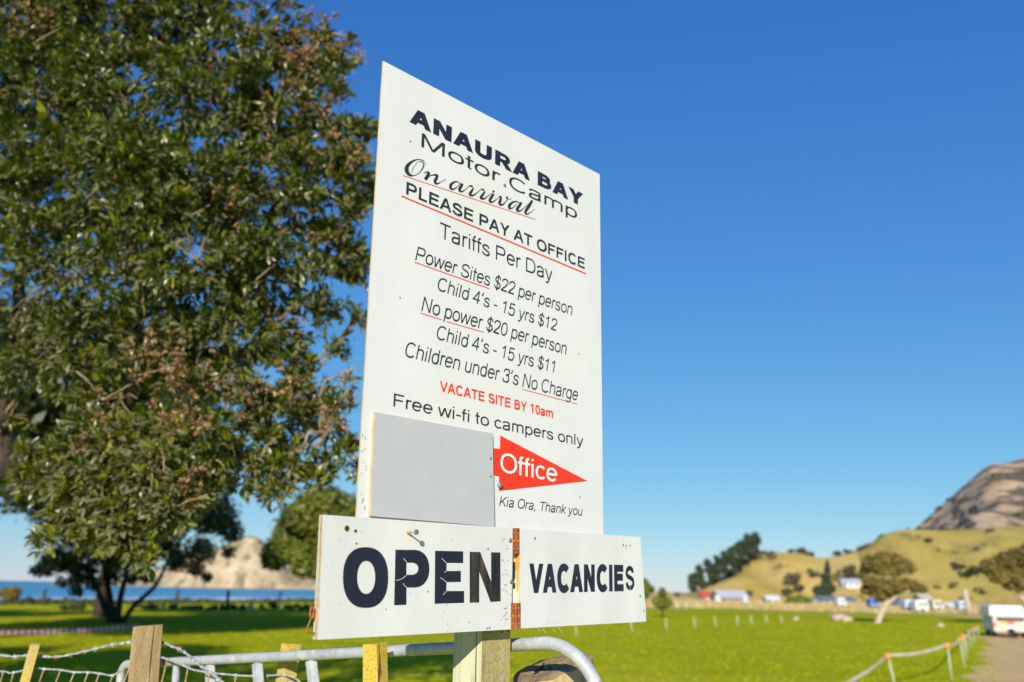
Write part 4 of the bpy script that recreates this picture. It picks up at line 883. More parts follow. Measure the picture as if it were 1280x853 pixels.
Vf, Ff2, tf = leaves_geo(posf, dF.reshape(-1, 3), .022+.018*rN.random(n*k_), .012+.009*rN.random(n*k_), rN.random(n*k_), 0, rN)
nf = 8*k_
for i in range(260):
    sl_ = slice(i*k_*8, (i+1)*k_*8); c = Pf[i]; me = mesh_np('flower_head', Vf[sl_]-c, Ff2[i*k_*8:(i+1)*k_*8]-i*k_*8, tf[sl_]); me.materials.append(M['seed'])
    o = bpy.data.objects.new('flower_head', me); C.objects.link(o); o.parent = near; o.location = Vector(c)-near_base
# limbs and twigs
def limb(mb, pts, r0, r1, n=8, wob=.05, r=random):
    P = [Vector(p) for p in smooth([tuple(p) for p in pts], 5)]; K = len(P); P = [p+Vector((r.uniform(-wob, wob), r.uniform(-wob, wob), r.uniform(-wob, wob)))*(0 if i in (0, K-1) else 1) for i, p in enumerate(P)]
    mb.tube(P, [r0+(r1-r0)*i/(K-1) for i in range(K)], n); return P
random.seed(21); tb = MB(); joints = []
fork = near_base+Vector((.3, -.2, 1.3)); limb(tb, [near_base-Vector((0, 0, .4)), near_base+Vector((.1, 0, .6)), fork], .50, .40, 14, .02); tb.build('trunk', M['bark'], near, True)
arms = [[fork, at(-120, 655, 7.6), at(0, 588, 7.2), at(60, 566, 7.0), at(112, 545, 6.8), at(170, 500, 6.6), at(235, 440, 6.5), at(300, 360, 6.4), at(350, 250, 6.5)],
        [at(112, 545, 6.8), at(150, 470, 6.8), at(168, 380, 6.7), at(165, 280, 6.7), at(150, 160, 6.8), at(120, 40, 6.9), at(90, -160, 7.2)],
        [at(0, 588, 7.2), at(10, 470, 7.4), at(30, 330, 7.4), at(20, 160, 7.5), at(-40, -60, 7.8)],
        [at(60, 566, 7.0), at(130, 590, 6.4), at(200, 590, 6.1), at(240, 600, 6.0)],
        [at(168, 380, 6.7), at(240, 260, 6.5), at(330, 150, 6.5), at(385, 70, 6.5)],
        [at(235, 440, 6.5), at(300, 470, 6.3), at(360, 510, 6.3), at(410, 540, 6.3)],
        [at(20, 160, 7.5), at(120, 90, 7.0), at(230, 40, 6.8), at(300, -60, 6.9)],
        [fork, Vector((-10, 9, 3.5)), Vector((-12.5, 9, 5.5)), Vector((-14, 9, 7))], [fork, Vector((-8, 9.5, 4)), Vector((-7, 10, 7)), Vector((-6, 10.5, 10))]]
rads = [(.125, .03), (.05, .02), (.07, .025), (.06, .025), (.045, .016), (.05, .016), (.05, .02), (.25, .08), (.26, .09)]
for a_, (r0, r1) in zip(arms, rads):
    lb_ = MB(); P = limb(lb_, a_, r0, r1, 10, .035); joints += P; lb_.build('branch', M['bark'], near, True)
J = np.array([tuple(p) for p in joints])
sub = MB()
for bl in nb+sb_:
    c = Vector(bl[:3]); j = Vector(J[np.argmin(((J-np.array(bl[:3]))**2).sum(1))]); limb(sub, [j, j.lerp(c, .5)+Vector((random.uniform(-.1, .1), random.uniform(-.1, .1), random.uniform(-.05, .15))), c], .015, .006, 6, .012)
    for _ in range(15 if c.z > H+1.1 else 6):
        d = Vector(unit(rN.normal(size=3)))*bl[3]*random.uniform(.6, 1.0); limb(sub, [c.lerp(j, random.random()*.3), c+d*.5+Vector((0, 0, random.uniform(-.05, .08))), c+d], .0052, .0022, 5, .006)
so_ = sub.build('boughs', M['twig'], near, True); so_['kind'] = 'stuff'
bt = MB()
for (x, y, Y, x2, y2) in ((45, 52, 6.2, 78, 34), (140, 175, 5.9, 152, 225), (170, 470, 5.6, 220, 460), (225, 200, 5.7, 250, 215), (185, 560, 5.5, 190, 610), (95, 465, 5.9, 120, 490), (240, 270, 5.8, 262, 256), (150, 315, 5.9, 158, 380), (172, 330, 5.8, 180, 395), (130, 500, 5.9, 165, 480), (260, 620, 5.5, 225, 632), (320, 350, 5.8, 345, 330), (60, 620, 5.6, 90, 595), (270, 575, 5.7, 282, 590), (205, 590, 5.5, 200, 560)):
    a, q = at(x, y, Y), at(x2, y2, Y); limb(bt, [a, a.lerp(q, .5)+Vector((.01, 0, .01)), q], .0065, .003, 6, .004)
bo_ = bt.build('bare_twigs', M['twig'], near, True); bo_['kind'] = 'stuff'
# the rest of its crown, beyond the picture's left and upper edge
r6 = np.random.default_rng(6); ob = []
for _ in range(150):
    a = r6.uniform(0, 2*math.pi); ee = r6.uniform(.0, 1.0); R_ = 6.2; c = near_base+Vector((R_*.95*math.cos(a)*math.cos(ee*1.4), 3.4*math.sin(a)*math.cos(ee*1.4)+.6, 4.4+7.6*math.sin(ee*1.45)))
    q = RM@np.array([c.x, c.y, c.z-H]); X = CX+F*q[0]/max(q[2], .1); Yp = CY-F*q[1]/max(q[2], .1); rp = 1.2*F/max(q[2], .3)
    if q[2] > 0 and X > -rp*.9 and Yp > -rp*.9: continue
    ob.append((c.x, c.y, c.z, r6.uniform(.9, 1.4), .8))
P_, o_ = rosettes(ob, 15000, r6, .1); pos, dd, ln, wd_, ti = whorl(P_, o_, 4, r6, (.16, .26)); V, Ff, tt = leaves_geo(pos, dd, ln, wd_*1.5, ti, .1, r6)
oc = link('outer_foliage', mesh_np('outer_foliage', V, Ff, tt), M['poh'], near); oc['kind'] = 'stuff'

# ---- other trees
def tree(name, label, base_, stems, blobs, n, size, lm, bark, group=None, cat='tree', shell=.35, seed=1, tb_=0):
    root = empty(name, base_, label, cat, group); r = random.Random(seed); st = MB()
    for (pts, r0, r1) in stems:
        P = [Vector(p) for p in smooth([tuple(p) for p in pts], 5)]; K = len(P); st.tube(P, [r0+(r1-r0)*i/(K-1) for i in range(K)], 8)
    st.build('trunk', bark, root, True)
    tw = MB(); J = np.array([tuple(p) for s_ in stems for p in s_[0][1:]])
    for bl in blobs:
        c = Vector(bl[:3]); j = Vector(J[np.argmin(((J-np.array(bl[:3]))**2).sum(1))]); rr_ = stems[0][1]*.22; tw.tube([j, j.lerp(c, .5)+Vector((0, 0, bl[3]*.15)), c], [rr_, rr_*.6, rr_*.25], 6)
    tw.build('limb', bark, root, True)
    cr = leafcards('crown', blobs, n, size, lm, root, np.random.default_rng(seed), shell, tb_); return root
g = ground_at(138, 779); Y2 = g.y
def A2(x, y, dY=0): return at(x, y, Y2+dY)
st2 = [([A2(140, 782), A2(132, 762), A2(122, 738), A2(108, 712)], .28, .09), ([A2(142, 782), A2(138, 750), A2(132, 715), A2(130, 670)], .27, .11), ([A2(146, 782), A2(150, 750), A2(158, 715), A2(165, 660)], .26, .10), ([A2(152, 780), A2(168, 757), A2(192, 735), A2(205, 712), A2(212, 695)], .19, .08)]
bp = [(60, 640, 26), (100, 640, 38), (150, 630, 45), (210, 625, 45), (262, 640, 38), (110, 680, 30), (70, 700, 22), (48, 712, 12), (150, 685, 28), (200, 680, 28), (250, 690, 22), (105, 715, 18), (88, 705, 16), (245, 712, 13), (258, 722, 9), (222, 702, 16), (170, 590, 60), (240, 590, 50), (100, 590, 50), (170, 520, 60), (230, 500, 50), (120, 510, 50), (175, 450, 50), (290, 665, 18), (60, 715, 9), (95, 726, 9), (275, 650, 24), (285, 690, 11), (215, 650, 30), (128, 700, 14), (95, 738, 10), (118, 728, 12), (140, 722, 13), (165, 722, 12), (185, 722, 11), (78, 728, 9), (150, 705, 18)]
tree('coastal_tree', 'dark multi-stemmed tree on the lawn in front of the sea', Vector((A2(140, 782).x, Y2, gz(A2(140, 782).x, Y2))), st2, [(*A2(x, y, (i % 5-2)*1.2), r*Y2/F*.92, .85) for i, (x, y, r) in enumerate(bp)], 60000, .15, M['tree2'], M['bark'], seed=31, shell=.3)
Y3 = 62.0
def A3(x, y, dY=0): return at(x, y, Y3+dY)
b3 = [(400, 640, 34), (430, 650, 34), (375, 665, 32), (350, 690, 22), (410, 690, 32), (440, 690, 36), (385, 700, 24), (462, 660, 34), (415, 628, 20), (340, 700, 14), (470, 700, 30), (500, 680, 30), (370, 645, 20), (405, 712, 16)]
g3_ = A3(430, 772); tree('coastal_tree', 'rounded sunlit green tree partly hidden behind the OPEN board', Vector((g3_.x, Y3, gz(g3_.x, Y3))), [([Vector((g3_.x, Y3, gz(g3_.x, Y3)-.3)), A3(432, 740), A3(425, 700), A3(430, 660)], .4, .15)], [(*A3(x, y, (i % 3-1)*1.2), r*Y3/F, .9) for i, (x, y, r) in enumerate(b3)], 26000, .20, M['tree3'], M['bark'], seed=32, shell=.35)
# two more trees of the row just left of and hidden behind the near crown: they shade the lawn as in the photograph
def round_tree(label, x, y, hgt, wid, n, size, lm, seed, name='coastal_tree', zlow=.25, dx=0):
    z = gz(x, y); r = random.Random(seed); b_ = Vector((x, y, z)); bl = []
    for _ in range(22):
        a = r.uniform(0, 6.28); e = r.random(); bl.append((x+dx+wid*.5*math.cos(a)*(1-.5*e), y+wid*.35*math.sin(a)*(1-.5*e), z+hgt*(zlow+.12+(.88-zlow-.12)*e), wid*r.uniform(.15, .24), .8))
    return tree(name, label, b_, [([b_-Vector((0, 0, .3)), b_+Vector((.1+dx*.4, 0, hgt*.35)), b_+Vector((.3+dx, .1, hgt*.65))], wid*.035, wid*.014)], bl, n, size, lm, M['bark'], seed=seed)
round_tree('dark tree off to the left of the picture, beside the big near one', -19.5, 10.5, 11.5, 11, 16000, .24, M['tree2'], 41)
round_tree('dark tree off to the left of the picture, shading the lawn', -24.5, 34.5, 14.5, 14, 20000, .28, M['tree2'], 42, zlow=.48)
round_tree('leaning dark tree off to the left of the picture behind the lawn trees', -31, 44, 14, 13, 20000, .28, M['tree2'], 47, zlow=.45, dx=6)
round_tree('dark tree off to the left of the picture, closest to the dune', -43, 55, 11, 13, 14000, .28, M['tree2'], 44)
round_tree('dark low-crowned tree merging with the multi-stemmed tree from behind', -30, 69, 15.5, 15, 24000, .28, M['tree2'], 45, zlow=.5)

# flat-topped trees on the right
M['olive'] = leaf_mat('olive_brown_leaf', [(0, (.12, .10, .025)), (.5, (.21, .165, .03)), (1, (.30, .20, .05))], under=None, rough=.7, trans=.2)
M['palebark'] = wood('pale_smooth_bark', [(.33, .25, .18), (.48, .38, .28), (.55, .45, .34)], (5, 5, 2), bmp=.2)
g4 = ground_at(1097, 779); Y4 = g4.y
def A4(x, y, dY=0): return at(x, y, Y4+dY)
s4 = [([A4(1096, 782), A4(1101, 768), A4(1107, 757), A4(1108, 742), A4(1106, 722), A4(1104, 705)], .34, .10), ([A4(1107, 757), A4(1122, 745), A4(1140, 738)], .2, .07), ([A4(1107, 755), A4(1095, 742), A4(1088, 735)], .2, .07)]
b4 = [(1090, 704, 12), (1104, 700, 13), (1118, 702, 13), (1130, 708, 11), (1085, 710, 9), (1138, 711, 7), (1100, 712, 9), (1118, 713, 9), (1092, 735, 12), (1105, 733, 12), (1120, 733, 12), (1135, 732, 11), (1148, 735, 8), (1100, 744, 10), (1115, 744, 8), (1087, 727, 8), (1155, 737, 5), (1083, 738, 7)]
tree('flat_topped_tree', 'olive brown two-tiered tree with a pale leaning trunk on the field', Vector((A4(1096, 782).x, Y4, gz(A4(1096, 782).x, Y4))), s4, [(*A4(x, y, (i % 3-1)*.6), r*Y4/F, .75) for i, (x, y, r) in enumerate(b4)], 16000, .17, M['olive'], M['palebark'], seed=51, shell=.2)
Y5 = 88.0
def A5(x, y, dY=0): return at(x, y, Y5+dY)
s5 = [([A5(1300, 780), A5(1290, 762), A5(1280, 750), A5(1269, 738), A5(1262, 722)], .38, .14), ([A5(1290, 762), A5(1300, 740), A5(1310, 715)], .3, .1)]
b5 = [(1240, 708, 12), (1255, 702, 14), (1270, 698, 15), (1288, 695, 17), (1310, 697, 18), (1335, 705, 16), (1248, 720, 12), (1265, 718, 14), (1285, 715, 15), (1305, 718, 15), (1238, 714, 9), (1262, 730, 9), (1278, 732, 9), (1325, 722, 13), (1232, 706, 7)]
tree('flat_topped_tree', 'olive spreading tree cut off by the right edge above the campervan', Vector((A5(1300, 780).x, Y5, gz(A5(1300, 780).x, Y5))), s5, [(*A5(x, y, (i % 3-1)*.7), r*Y5/F, .8) for i, (x, y, r) in enumerate(b5)], 16000, .2, M['olive'], M['palebark'], seed=52, shell=.2)
# off to the right of the picture: the tree whose shadow lies across the field beside the campervan is the one above

# small field tree, hedge bush, pines, conifer, shrubs
M['pine'] = leaf_mat('pine_needles', [(0, (.022, .038, .014)), (.5, (.045, .068, .026)), (1, (.085, .105, .045))], under=None, rough=.7, trans=.1)
M['green'] = leaf_mat('bright_hedge_leaf', [(0, (.07, .12, .008)), (.5, (.12, .18, .012)), (1, (.2, .24, .03))], under=None, rough=.6, trans=.2)
M['scrub'] = leaf_mat('dark_scrub_leaf', [(0, (.05, .05, .022)), (.5, (.09, .08, .04)), (1, (.15, .125, .07))], under=None, rough=.8, trans=.1)
def px_tree(name, label, D, base_px, blobs, n, size, lm, bark, trunk_r, group=None, cat='tree', seed=1, sq=1.0, gr=True):
    x, y = base_px; b_ = at(x, y, D)
    if gr: b_.z = gz(b_.x, b_.y)
    top = min(blobs, key=lambda q: q[1]); tpt = at(top[0], top[1], D); tpt2 = b_.lerp(tpt, .5)+Vector((.0, .1, 0))
    return tree(name, label, b_, [([b_-Vector((0, 0, .4)), tpt2, tpt], trunk_r, trunk_r*.3)], [(*at(q[0], q[1], D+(i % 3-1)*q[2]*D/F*.4), q[2]*D/F, q[3] if len(q) > 3 else sq) for i, q in enumerate(blobs)], n, size, lm, bark, group, cat, .3, seed)
px_tree('small_tree', 'small bushy tree alone on the field beside the VACANCIES board', 95, (828, 764), [(828, 742, 4.5, 1.5), (828, 750, 6), (822, 753, 6), (834, 753, 6), (828, 756, 6)], 2600, .16, M['tree3'], M['bark'], .12, seed=61)
px_tree('shrub', 'green shrub half hidden behind the edge of the VACANCIES board', 190, (806, 750), [(805, 733, 7, 1.3), (806, 741, 6), (815, 737, 3.5)], 2000, .3, M['tree3'], M['bark'], .15, cat='shrub', seed=62)
px_tree('round_bush', 'bright green clipped bush between the two low houses', 255, (998, 757), [(990, 751, 6, .8), (1000, 750, 7, .8), (1010, 751, 5, .8), (985, 753, 4, .8)], 3000, .35, M['green'], M['bark'], .15, cat='bush', seed=63)
random.seed(77)
pines = [(868, 744, 715, 7), (877, 742, 705, 7.5), (888, 736, 698, 8), (897, 729, 694, 8), (906, 723, 688, 8.5), (916, 716, 682, 8.5), (926, 709, 675, 9), (935, 701, 668, 9.5), (944, 695, 665, 9)]
pl = ['leaning pine at the seaward foot of the slope', 'second pine from the seaward foot of the slope', 'third pine from the seaward foot of the slope', 'fourth pine up the slope', 'middle pine of the row of nine', 'sixth pine up the slope', 'seventh pine up the slope, just below the tallest pair', 'tallest pine, last but one at the upper end of the row', 'pine at the upper hilltop end of the row']
for i, (x, yb, yt, w_) in enumerate(pines):
    D = 440; hgt = yb-yt; bl = []
    for k in range(9):
        f = k/8; yy = yt+3+f*hgt*.70; bl.append((x+random.uniform(-3, 3)-1.5*(1-f), yy, w_*(.30+.50*math.sin(math.pi*min(1, f*.75+.15)))*random.uniform(.8, 1.1), .8))
    px_tree('pine_tree', pl[i], D, (x+1, yb+3), bl, 1700, .5, M['pine'], M['bark'], .6, 'pines up the hill spur', seed=80+i, gr=False)
px_tree('conifer', 'tall dark conifer at the foot of the hill behind the long grey house', 345, (1033, 748), [(1034, 704, 2.6, 1.6), (1034, 712, 4, 1.3), (1033, 721, 5.5, 1.1), (1033, 731, 7), (1032, 740, 8), (1022, 738, 6), (1040, 736, 5)], 4200, .45, M['pine'], M['bark'], .3, seed=71)
shr = [(1000, 690, 9, 470, 'dark tree clump on the crest of the grassy hill'), (1012, 693, 6, 470, 'low dark scrub just down from the crest clump'), (988, 689, 5, 470, 'small grey bush at the near end of the hill crest'), (1048, 692, 6, 630, 'dark scrub in the dip between the two hills'), (1060, 690, 5, 630, 'scrub at the low end of the green hill'), (1076, 686, 4, 630, 'little dark bush on the rising green skyline'), (1106, 675, 6, 630, 'round dark bush high on the green skyline'), (1148, 661, 4, 640, 'bush at the foot of the rocky bluff on the skyline'), (1155, 688, 8, 520, 'elongated dark thicket on the open green hillside'), (1136, 697, 6, 500, 'round brown thicket beside the two-tiered tree'), (1208, 716, 10, 330, 'dark thicket near the hill foot above the campervan'), (1222, 712, 11, 330, 'larger black-green thicket beside the olive tree'), (1198, 708, 9, 335, 'pale brown bush on the hill foot'), (942, 728, 8, 400, 'brown shrub patch low on the grassy hill'), (975, 710, 7, 420, 'grey shrub patch midway up the grassy hill'), (990, 722, 10, 390, 'wide brown bush on the lower grassy hill'), (1060, 712, 10, 400, 'brown bush below the dip of the hills'), (935, 742, 7, 325, 'olive bush behind the barn end'), (985, 740, 8, 330, 'brown tree behind the bright round bush'), (1000, 735, 8, 335, 'grey-green tree behind the bright round bush'), (1160, 676, 5, 560, 'small scrub spot high on the green hill'), (1238, 664, 5, 600, 'scrub spot under the rocky bluff'), (812, 738, 3, 260, 'tiny dune shrub by the VACANCIES board'), (846, 743, 4, 280, 'grey tree top over the dune grass'), (1205, 688, 4, 560, 'scrub spot in the middle of the green hill'), (1052, 748, 5, 300, 'bush at the end of the long grey house')]
for i, (x, y, r_, D, lab) in enumerate(shr):
    root = empty('bush', at(x, y+r_*.7, D), lab, 'bush', 'scrub on the hills'); bl = [(*at(x+random.uniform(-.7, .7)*r_, y+random.uniform(-.25, .3)*r_, D+random.uniform(-2, 2)), r_*D/F*random.uniform(.4, .6), .8) for _ in range(6)]
    leafcards('foliage', bl, 900, D/F*1.1, M['tree2'] if i in (3, 10, 11, 6) else M['scrub'], root, np.random.default_rng(100+i), .2)
    sm = MB(); b0_ = at(x, y+r_*.9, D)
    for q in bl[:3]: sm.tube([b0_, Vector(q[:3])], [.18, .06], 5)
    sm.build('stem', M['bark'], root)

deps = bpy.context.evaluated_depsgraph_get(); deps.update(); rS = np.random.default_rng(77)
SV = []; STi = []
for hill in ('grassy_hill', 'long_green_hill', 'rocky_bluff'):
    ho_ = bpy.data.objects[hill]; hv_ = np.empty(len(ho_.data.vertices)*3, np.float32); ho_.data.vertices.foreach_get('co', hv_); hv_ = hv_.reshape(-1, 3)
    den = np.array([noise.noise(Vector((float(p[0])*.018, float(p[1])*.018, 9.3))) for p in hv_]); ok = np.where((den > (.16 if hill != 'rocky_bluff' else .0)) & (hv_[:, 2] > 1))[0]
    pk = rS.choice(ok, 260 if hill != 'rocky_bluff' else 520)
    for p in hv_[pk]:
        r0 = rS.uniform(.6, 1.9)*(1 if hill != 'rocky_bluff' else 2.4); q = np.array(p)+np.array([rS.normal()*2.5, rS.normal()*2.5, r0*.3]); m_ = 26; dd_ = unit(rS.normal(size=(m_, 3)))*r0*np.array([1.3, 1, .65]); a_ = unit(rS.normal(size=(m_, 3)))*r0*.5; b__ = unit(rS.normal(size=(m_, 3)))*r0*.5
        SV.append(np.stack([q+dd_-a_, q+dd_-b__, q+dd_+a_, q+dd_+b__], 1).reshape(-1, 3)); STi.append(np.repeat(np.full(m_, rS.random()*.6)+rS.random(m_)*.4, 4))
SV = np.concatenate(SV); STi = np.concatenate(STi)
sc_o = link('hill_scrub', mesh_np('hill_scrub', SV, np.arange(len(SV)).reshape(-1, 4), STi), M['scrub']); tag(sc_o, 'scattered low brown scrub speckling the hillsides', 'scrub', kind='stuff')

# ------------------------------------------------------------------ houses, caravans
M['wallw'] = simple('white_weatherboard', (.72, .71, .68), .7, .06); M['wallc'] = simple('cream_wall', (.58, .50, .38), .7, .08); M['wallb'] = simple('brown_wall', (.28, .14, .10), .7, .1)
M['roofg'] = simple('grey_iron_roof', (.50, .51, .52), .45, .08); M['roofd'] = simple('dark_iron_roof', (.17, .18, .20), .5, .1); M['roofr'] = simple('red_iron_roof', (.55, .09, .05), .5, .1)
M['glass'] = simple('window_glass', (.03, .05, .08), .1, .05, spec=.8); M['blue'] = simple('blue_tarpaulin', (.06, .17, .42), .6, .1); M['lightblue'] = simple('pale_blue_panel', (.52, .60, .64), .5, .06)
def house(label, x0, x1, ytop, ybase, D, wall, roof, depth=8, rz=0.0, roof_frac=.45, group='houses and cabins at the foot of the hill', name='house', gable_x=True, nwin=3, lift=0, cat='house'):
    a, b_ = at(x0, ybase, D), at(x1, ybase, D); Wd = b_.x-a.x; z0 = min(gz(a.x, D), a.z)+lift if lift == 0 else a.z; z1 = at((x0+x1)/2, ytop, D).z; c = Vector(((a.x+b_.x)/2, D, z0)); hh = z1-z0; ew = hh*(1-roof_frac)
    root = empty(name, c, label, cat, group); Rz = Matrix.Rotation(rz, 3, 'Z')
    def W(x, y, z): return c+Rz@Vector((x, y, z))
    hx, hy = Wd/2, depth/2
    wl = MB(); pro = [(-hy, 0), (hy, 0), (hy, ew), (0, hh-.12), (-hy, ew)]
    wl.prism([W(-hx, y, z) for y, z in pro], Rz@Vector((2*hx, 0, 0))); wl.build('wall', wall, root)
    for s_ in (-1, 1):
        rf = MB(); o_ = .35; sl = (hh-ew)/hy; e = [(-hx-o_, s_*(hy+o_), ew-o_*sl), (hx+o_, s_*(hy+o_), ew-o_*sl), (hx+o_, 0, hh), (-hx-o_, 0, hh)]
        rf.prism([W(*q) for q in e], Vector((0, 0, .12))); rf.build('roof', roof, root)
    for k in range(nwin):
        xx = -hx+Wd*(k+.5)/nwin; ww = min(Wd/nwin*.5, 1.8); wn = MB(); wz = ew*.55; wn.prism([W(xx-ww/2, -hy-.03, wz-ew*.25), W(xx+ww/2, -hy-.03, wz-ew*.25), W(xx+ww/2, -hy-.03, wz+ew*.25), W(xx-ww/2, -hy-.03, wz+ew*.25)], Rz@Vector((0, .05, 0))); wf = wn.build('window', M['wallw'], root)
        pn = MB(); q = .82; pn.prism([W(xx-ww/2*q, -hy-.05, wz-ew*.25*q), W(xx+ww/2*q, -hy-.05, wz-ew*.25*q), W(xx+ww/2*q, -hy-.05, wz+ew*.25*q), W(xx-ww/2*q, -hy-.05, wz+ew*.25*q)], Rz@Vector((0, .03, 0))); pane = pn.build('pane', M['glass'], wf); pass
    dr = MB(); dx = -hx+Wd*.12; dr.prism([W(dx-.45, -hy-.04, .02), W(dx+.45, -hy-.04, .02), W(dx+.45, -hy-.04, min(2, ew*.9)), W(dx-.45, -hy-.04, min(2, ew*.9))], Rz@Vector((0, .06, 0))); dr.build('door', M['wallb'], root)
    return root
house('long grey-roofed barn below the pine row', 893, 930, 738.5, 751, 300, M['wallb'], M['roofg'], 9, .12, .6, nwin=4)
house('small red-roofed shed at the seaward end of the barn', 876, 889, 740, 748.5, 320, M['wallc'], M['roofr'], 6, 0, .6, nwin=2)
house('white-roofed cabin between the barn and the bright bush', 957, 972, 745, 754, 290, M['wallc'], M['wallw'], 6, -.1, .5, nwin=2)
house('long low dark-blue-roofed house beside the bright bush', 1020, 1064, 745.5, 756, 295, M['wallw'], M['roofd'], 9, .1, .55, nwin=5)
house('white house up on the slope behind the two-tiered tree', 1052, 1072, 724, 735, 340, M['wallw'], M['roofg'], 7, -.2, .45, lift=1, nwin=3)
house('cream cabin behind the white caravan', 1147, 1160, 743, 754, 240, M['wallc'], M['wallc'], 5, 0, .3, nwin=2)
house('pale beige cabin near the pale bare trunk', 1180, 1197, 754, 764, 215, M['wallc'], M['wallw'], 5, .1, .45, nwin=2)
house('low grey cabin right of the two-tiered tree', 1117, 1131, 750, 759, 230, M['wallw'], M['roofd'], 5, 0, .5, nwin=2)
def caravan(label, x0, x1, ytop, ybase, D, body, rz=0.0, side=None, group='caravans parked along the far edge of the field'):
    a, b_ = at(x0, ybase, D), at(x1, ybase, D); Wd = b_.x-a.x; z0 = gz(a.x, D); z1 = at((x0+x1)/2, ytop, D).z; hh = max(2.0, z1-z0); c = Vector(((a.x+b_.x)/2, D, z0)); root = empty('caravan', c, label, 'caravan', group)
    Rz = Matrix.Rotation(rz, 3, 'Z')
    def W(x, y, z): return c+Rz@Vector((x, y, z))
    hx = Wd/2; d = 1.1; prof = [(-hx, .45), (-hx+.15, .35), (hx-.25, .35), (hx, .6), (hx, hh*.55), (hx-.35, hh-.08), (hx-.6, hh), (-hx+.3, hh), (-hx, hh-.3)]
    bd = MB(); bd.prism([W(x, -d, z) for x, z in prof], Rz@Vector((0, 2*d, 0))); bd.build('body', body, root)
    for k in (-.45, .25):
        wn = MB(); wn.prism([W(hx*k, -d-.02, hh*.5), W(hx*k+hx*.4, -d-.02, hh*.5), W(hx*k+hx*.4, -d-.02, hh*.78), W(hx*k, -d-.02, hh*.78)], Rz@Vector((0, .03, 0))); wn.build('window', M['glass'], root)
    for s_ in (-1, 1):
        wh = MB(); wh.tube([W(0, s_*(d-.05)-.1, .32), W(0, s_*(d-.05)+.1, .32)], .32, 14); wh.build('wheel', M['dark'], root)
    st = MB(); st.prism([W(-hx+.02, -d-.015, hh*.36), W(hx-.02, -d-.015, hh*.36), W(hx-.02, -d-.015, hh*.42), W(-hx+.02, -d-.015, hh*.42)], Rz@Vector((0, .02, 0))); st.build('stripe', side or M['lightblue'], root)
    return root
caravan('blue covered caravan left of the pale leaning trunk', 1086, 1098, 751, 761, 190, M['blue'])
caravan('pale blue caravan joined to the brightest white one', 1129, 1142, 750.5, 763, 165, M['lightblue'])
caravan('brightest white caravan right of the two-tiered tree', 1142, 1158, 751, 764, 160, M['wallw'])
caravan('small white caravan at the end of the long dark-roofed house', 1046, 1056, 748, 759, 200, M['wallw'])
caravan('beige caravan beside the bare pale trunk', 1164, 1178, 754, 765, 175, M['wallc'])
caravan('silvery caravan just left of the bare pale trunk', 1197, 1206, 757, 766, 180, M['lightblue'])
caravan('white caravan in front of the barn end', 928, 934, 747, 755.5, 230, M['wallw'])
caravan('white caravan in front of the barn near the pines', 894, 900, 746.5, 754.5, 235, M['wallw'])
# bare pale trunk
r0_ = ground_at(1210, 768); mb = MB(); Yt = 150; mb.tube([at(1212, 770, Yt), at(1210, 755, Yt), at(1207, 745, Yt), at(1206.5, 737, Yt)], [.55, .42, .38, .30], 10)
tag(mb.build('bare_trunk', M['palebark'], None, True), 'bare pale trunk standing between the cabins and the campervan', 'tree stump')
# rocks
M['rock'] = land_mat('pinkish_rock', [(.36, .27, .20), (.48, .37, .28), (.56, .45, .36)], 1, (.3, .22, .16), .8, 2, .6, .7, bd=.05)
def rock(x, y, rpx, lab, sx=1.4):
    g = ground_at(x, y); r = rpx*g.y/F; bm = bmesh.new(); bmesh.ops.create_icosphere(bm, subdivisions=3, radius=r)
    for v_ in bm.verts: v_.co = Vector((v_.co.x*sx, v_.co.y*.9, v_.co.z*.75))*(1+.28*noise.noise(v_.co/r*1.3+Vector((x, 0, 0))))
    me = bpy.data.meshes.new('rock'); bm.to_mesh(me); bm.free(); o = link('rock', me, M['rock']); o.location = g+Vector((0, 0, r*.35)); tag(o, lab, 'rock', 'rocks on the field')
rock(1049, 776, 7.5, 'larger pinkish boulder left of the two-tiered tree'); rock(1059, 776.5, 5.5, 'smaller pinkish boulder leaning on the larger one'); rock(1176, 783.5, 4, 'lone small pale rock at the edge of the tree shadow', 1); rock(995, 775.5, 4, 'small tan rock far out on the field', 1)

# ------------------------------------------------------------------ campervan (seen from behind)
M['vanw'] = simple('white_van_paint', (.70, .69, .66), .35, .04, spec=.5); M['vanb'] = simple('beige_dusty_van_paint', (.55, .47, .37), .5, .08); M['teal'] = simple('teal_panel', (.20, .55, .55), .4, .06)
gv = ground_at(1262, 797.5); Yv = gv.y; sc = Yv/F
vx0 = at(1246, 797, Yv).x; vx1 = at(1284, 797, Yv).x; vw = vx1-vx0; vc = Vector(((vx0+vx1)/2, Yv, gv.z)); hv = at(1262, 757.5, Yv).z-gv.z; VL = 3.9
van = empty('campervan', vc, 'white and beige high-roofed campervan with teal side parked on the track, seen from behind', 'campervan')
rzv = math.radians(-18); Rv = Matrix.Rotation(rzv, 3, 'Z')
def Wv(x, y, z): return vc+Rv@Vector((x, y, z))
hx = vw/2
bd = MB(); prof = [(-hx, .38), (hx, .38), (hx, hv*.62), (hx-.06, hv*.66), (-hx+.06, hv*.66), (-hx, hv*.62)]
bd.prism([Wv(x, 0, z) for x, z in prof], Rv@Vector((0, VL, 0))); bd.build('body', M['vanw'], van, bevel=.04)
rf = MB(); rp = [(-hx-.18, hv*.67), (hx-.05, hv*.67), (hx-.12, hv*.98), (hx-.3, hv), (-hx+.0, hv), (-hx-.15, hv*.97)]
rf.prism([Wv(x, -.05, z) for x, z in rp], Rv@Vector((0, VL*.9, 0))); rf.build('roof', M['vanw'], van, bevel=.05)
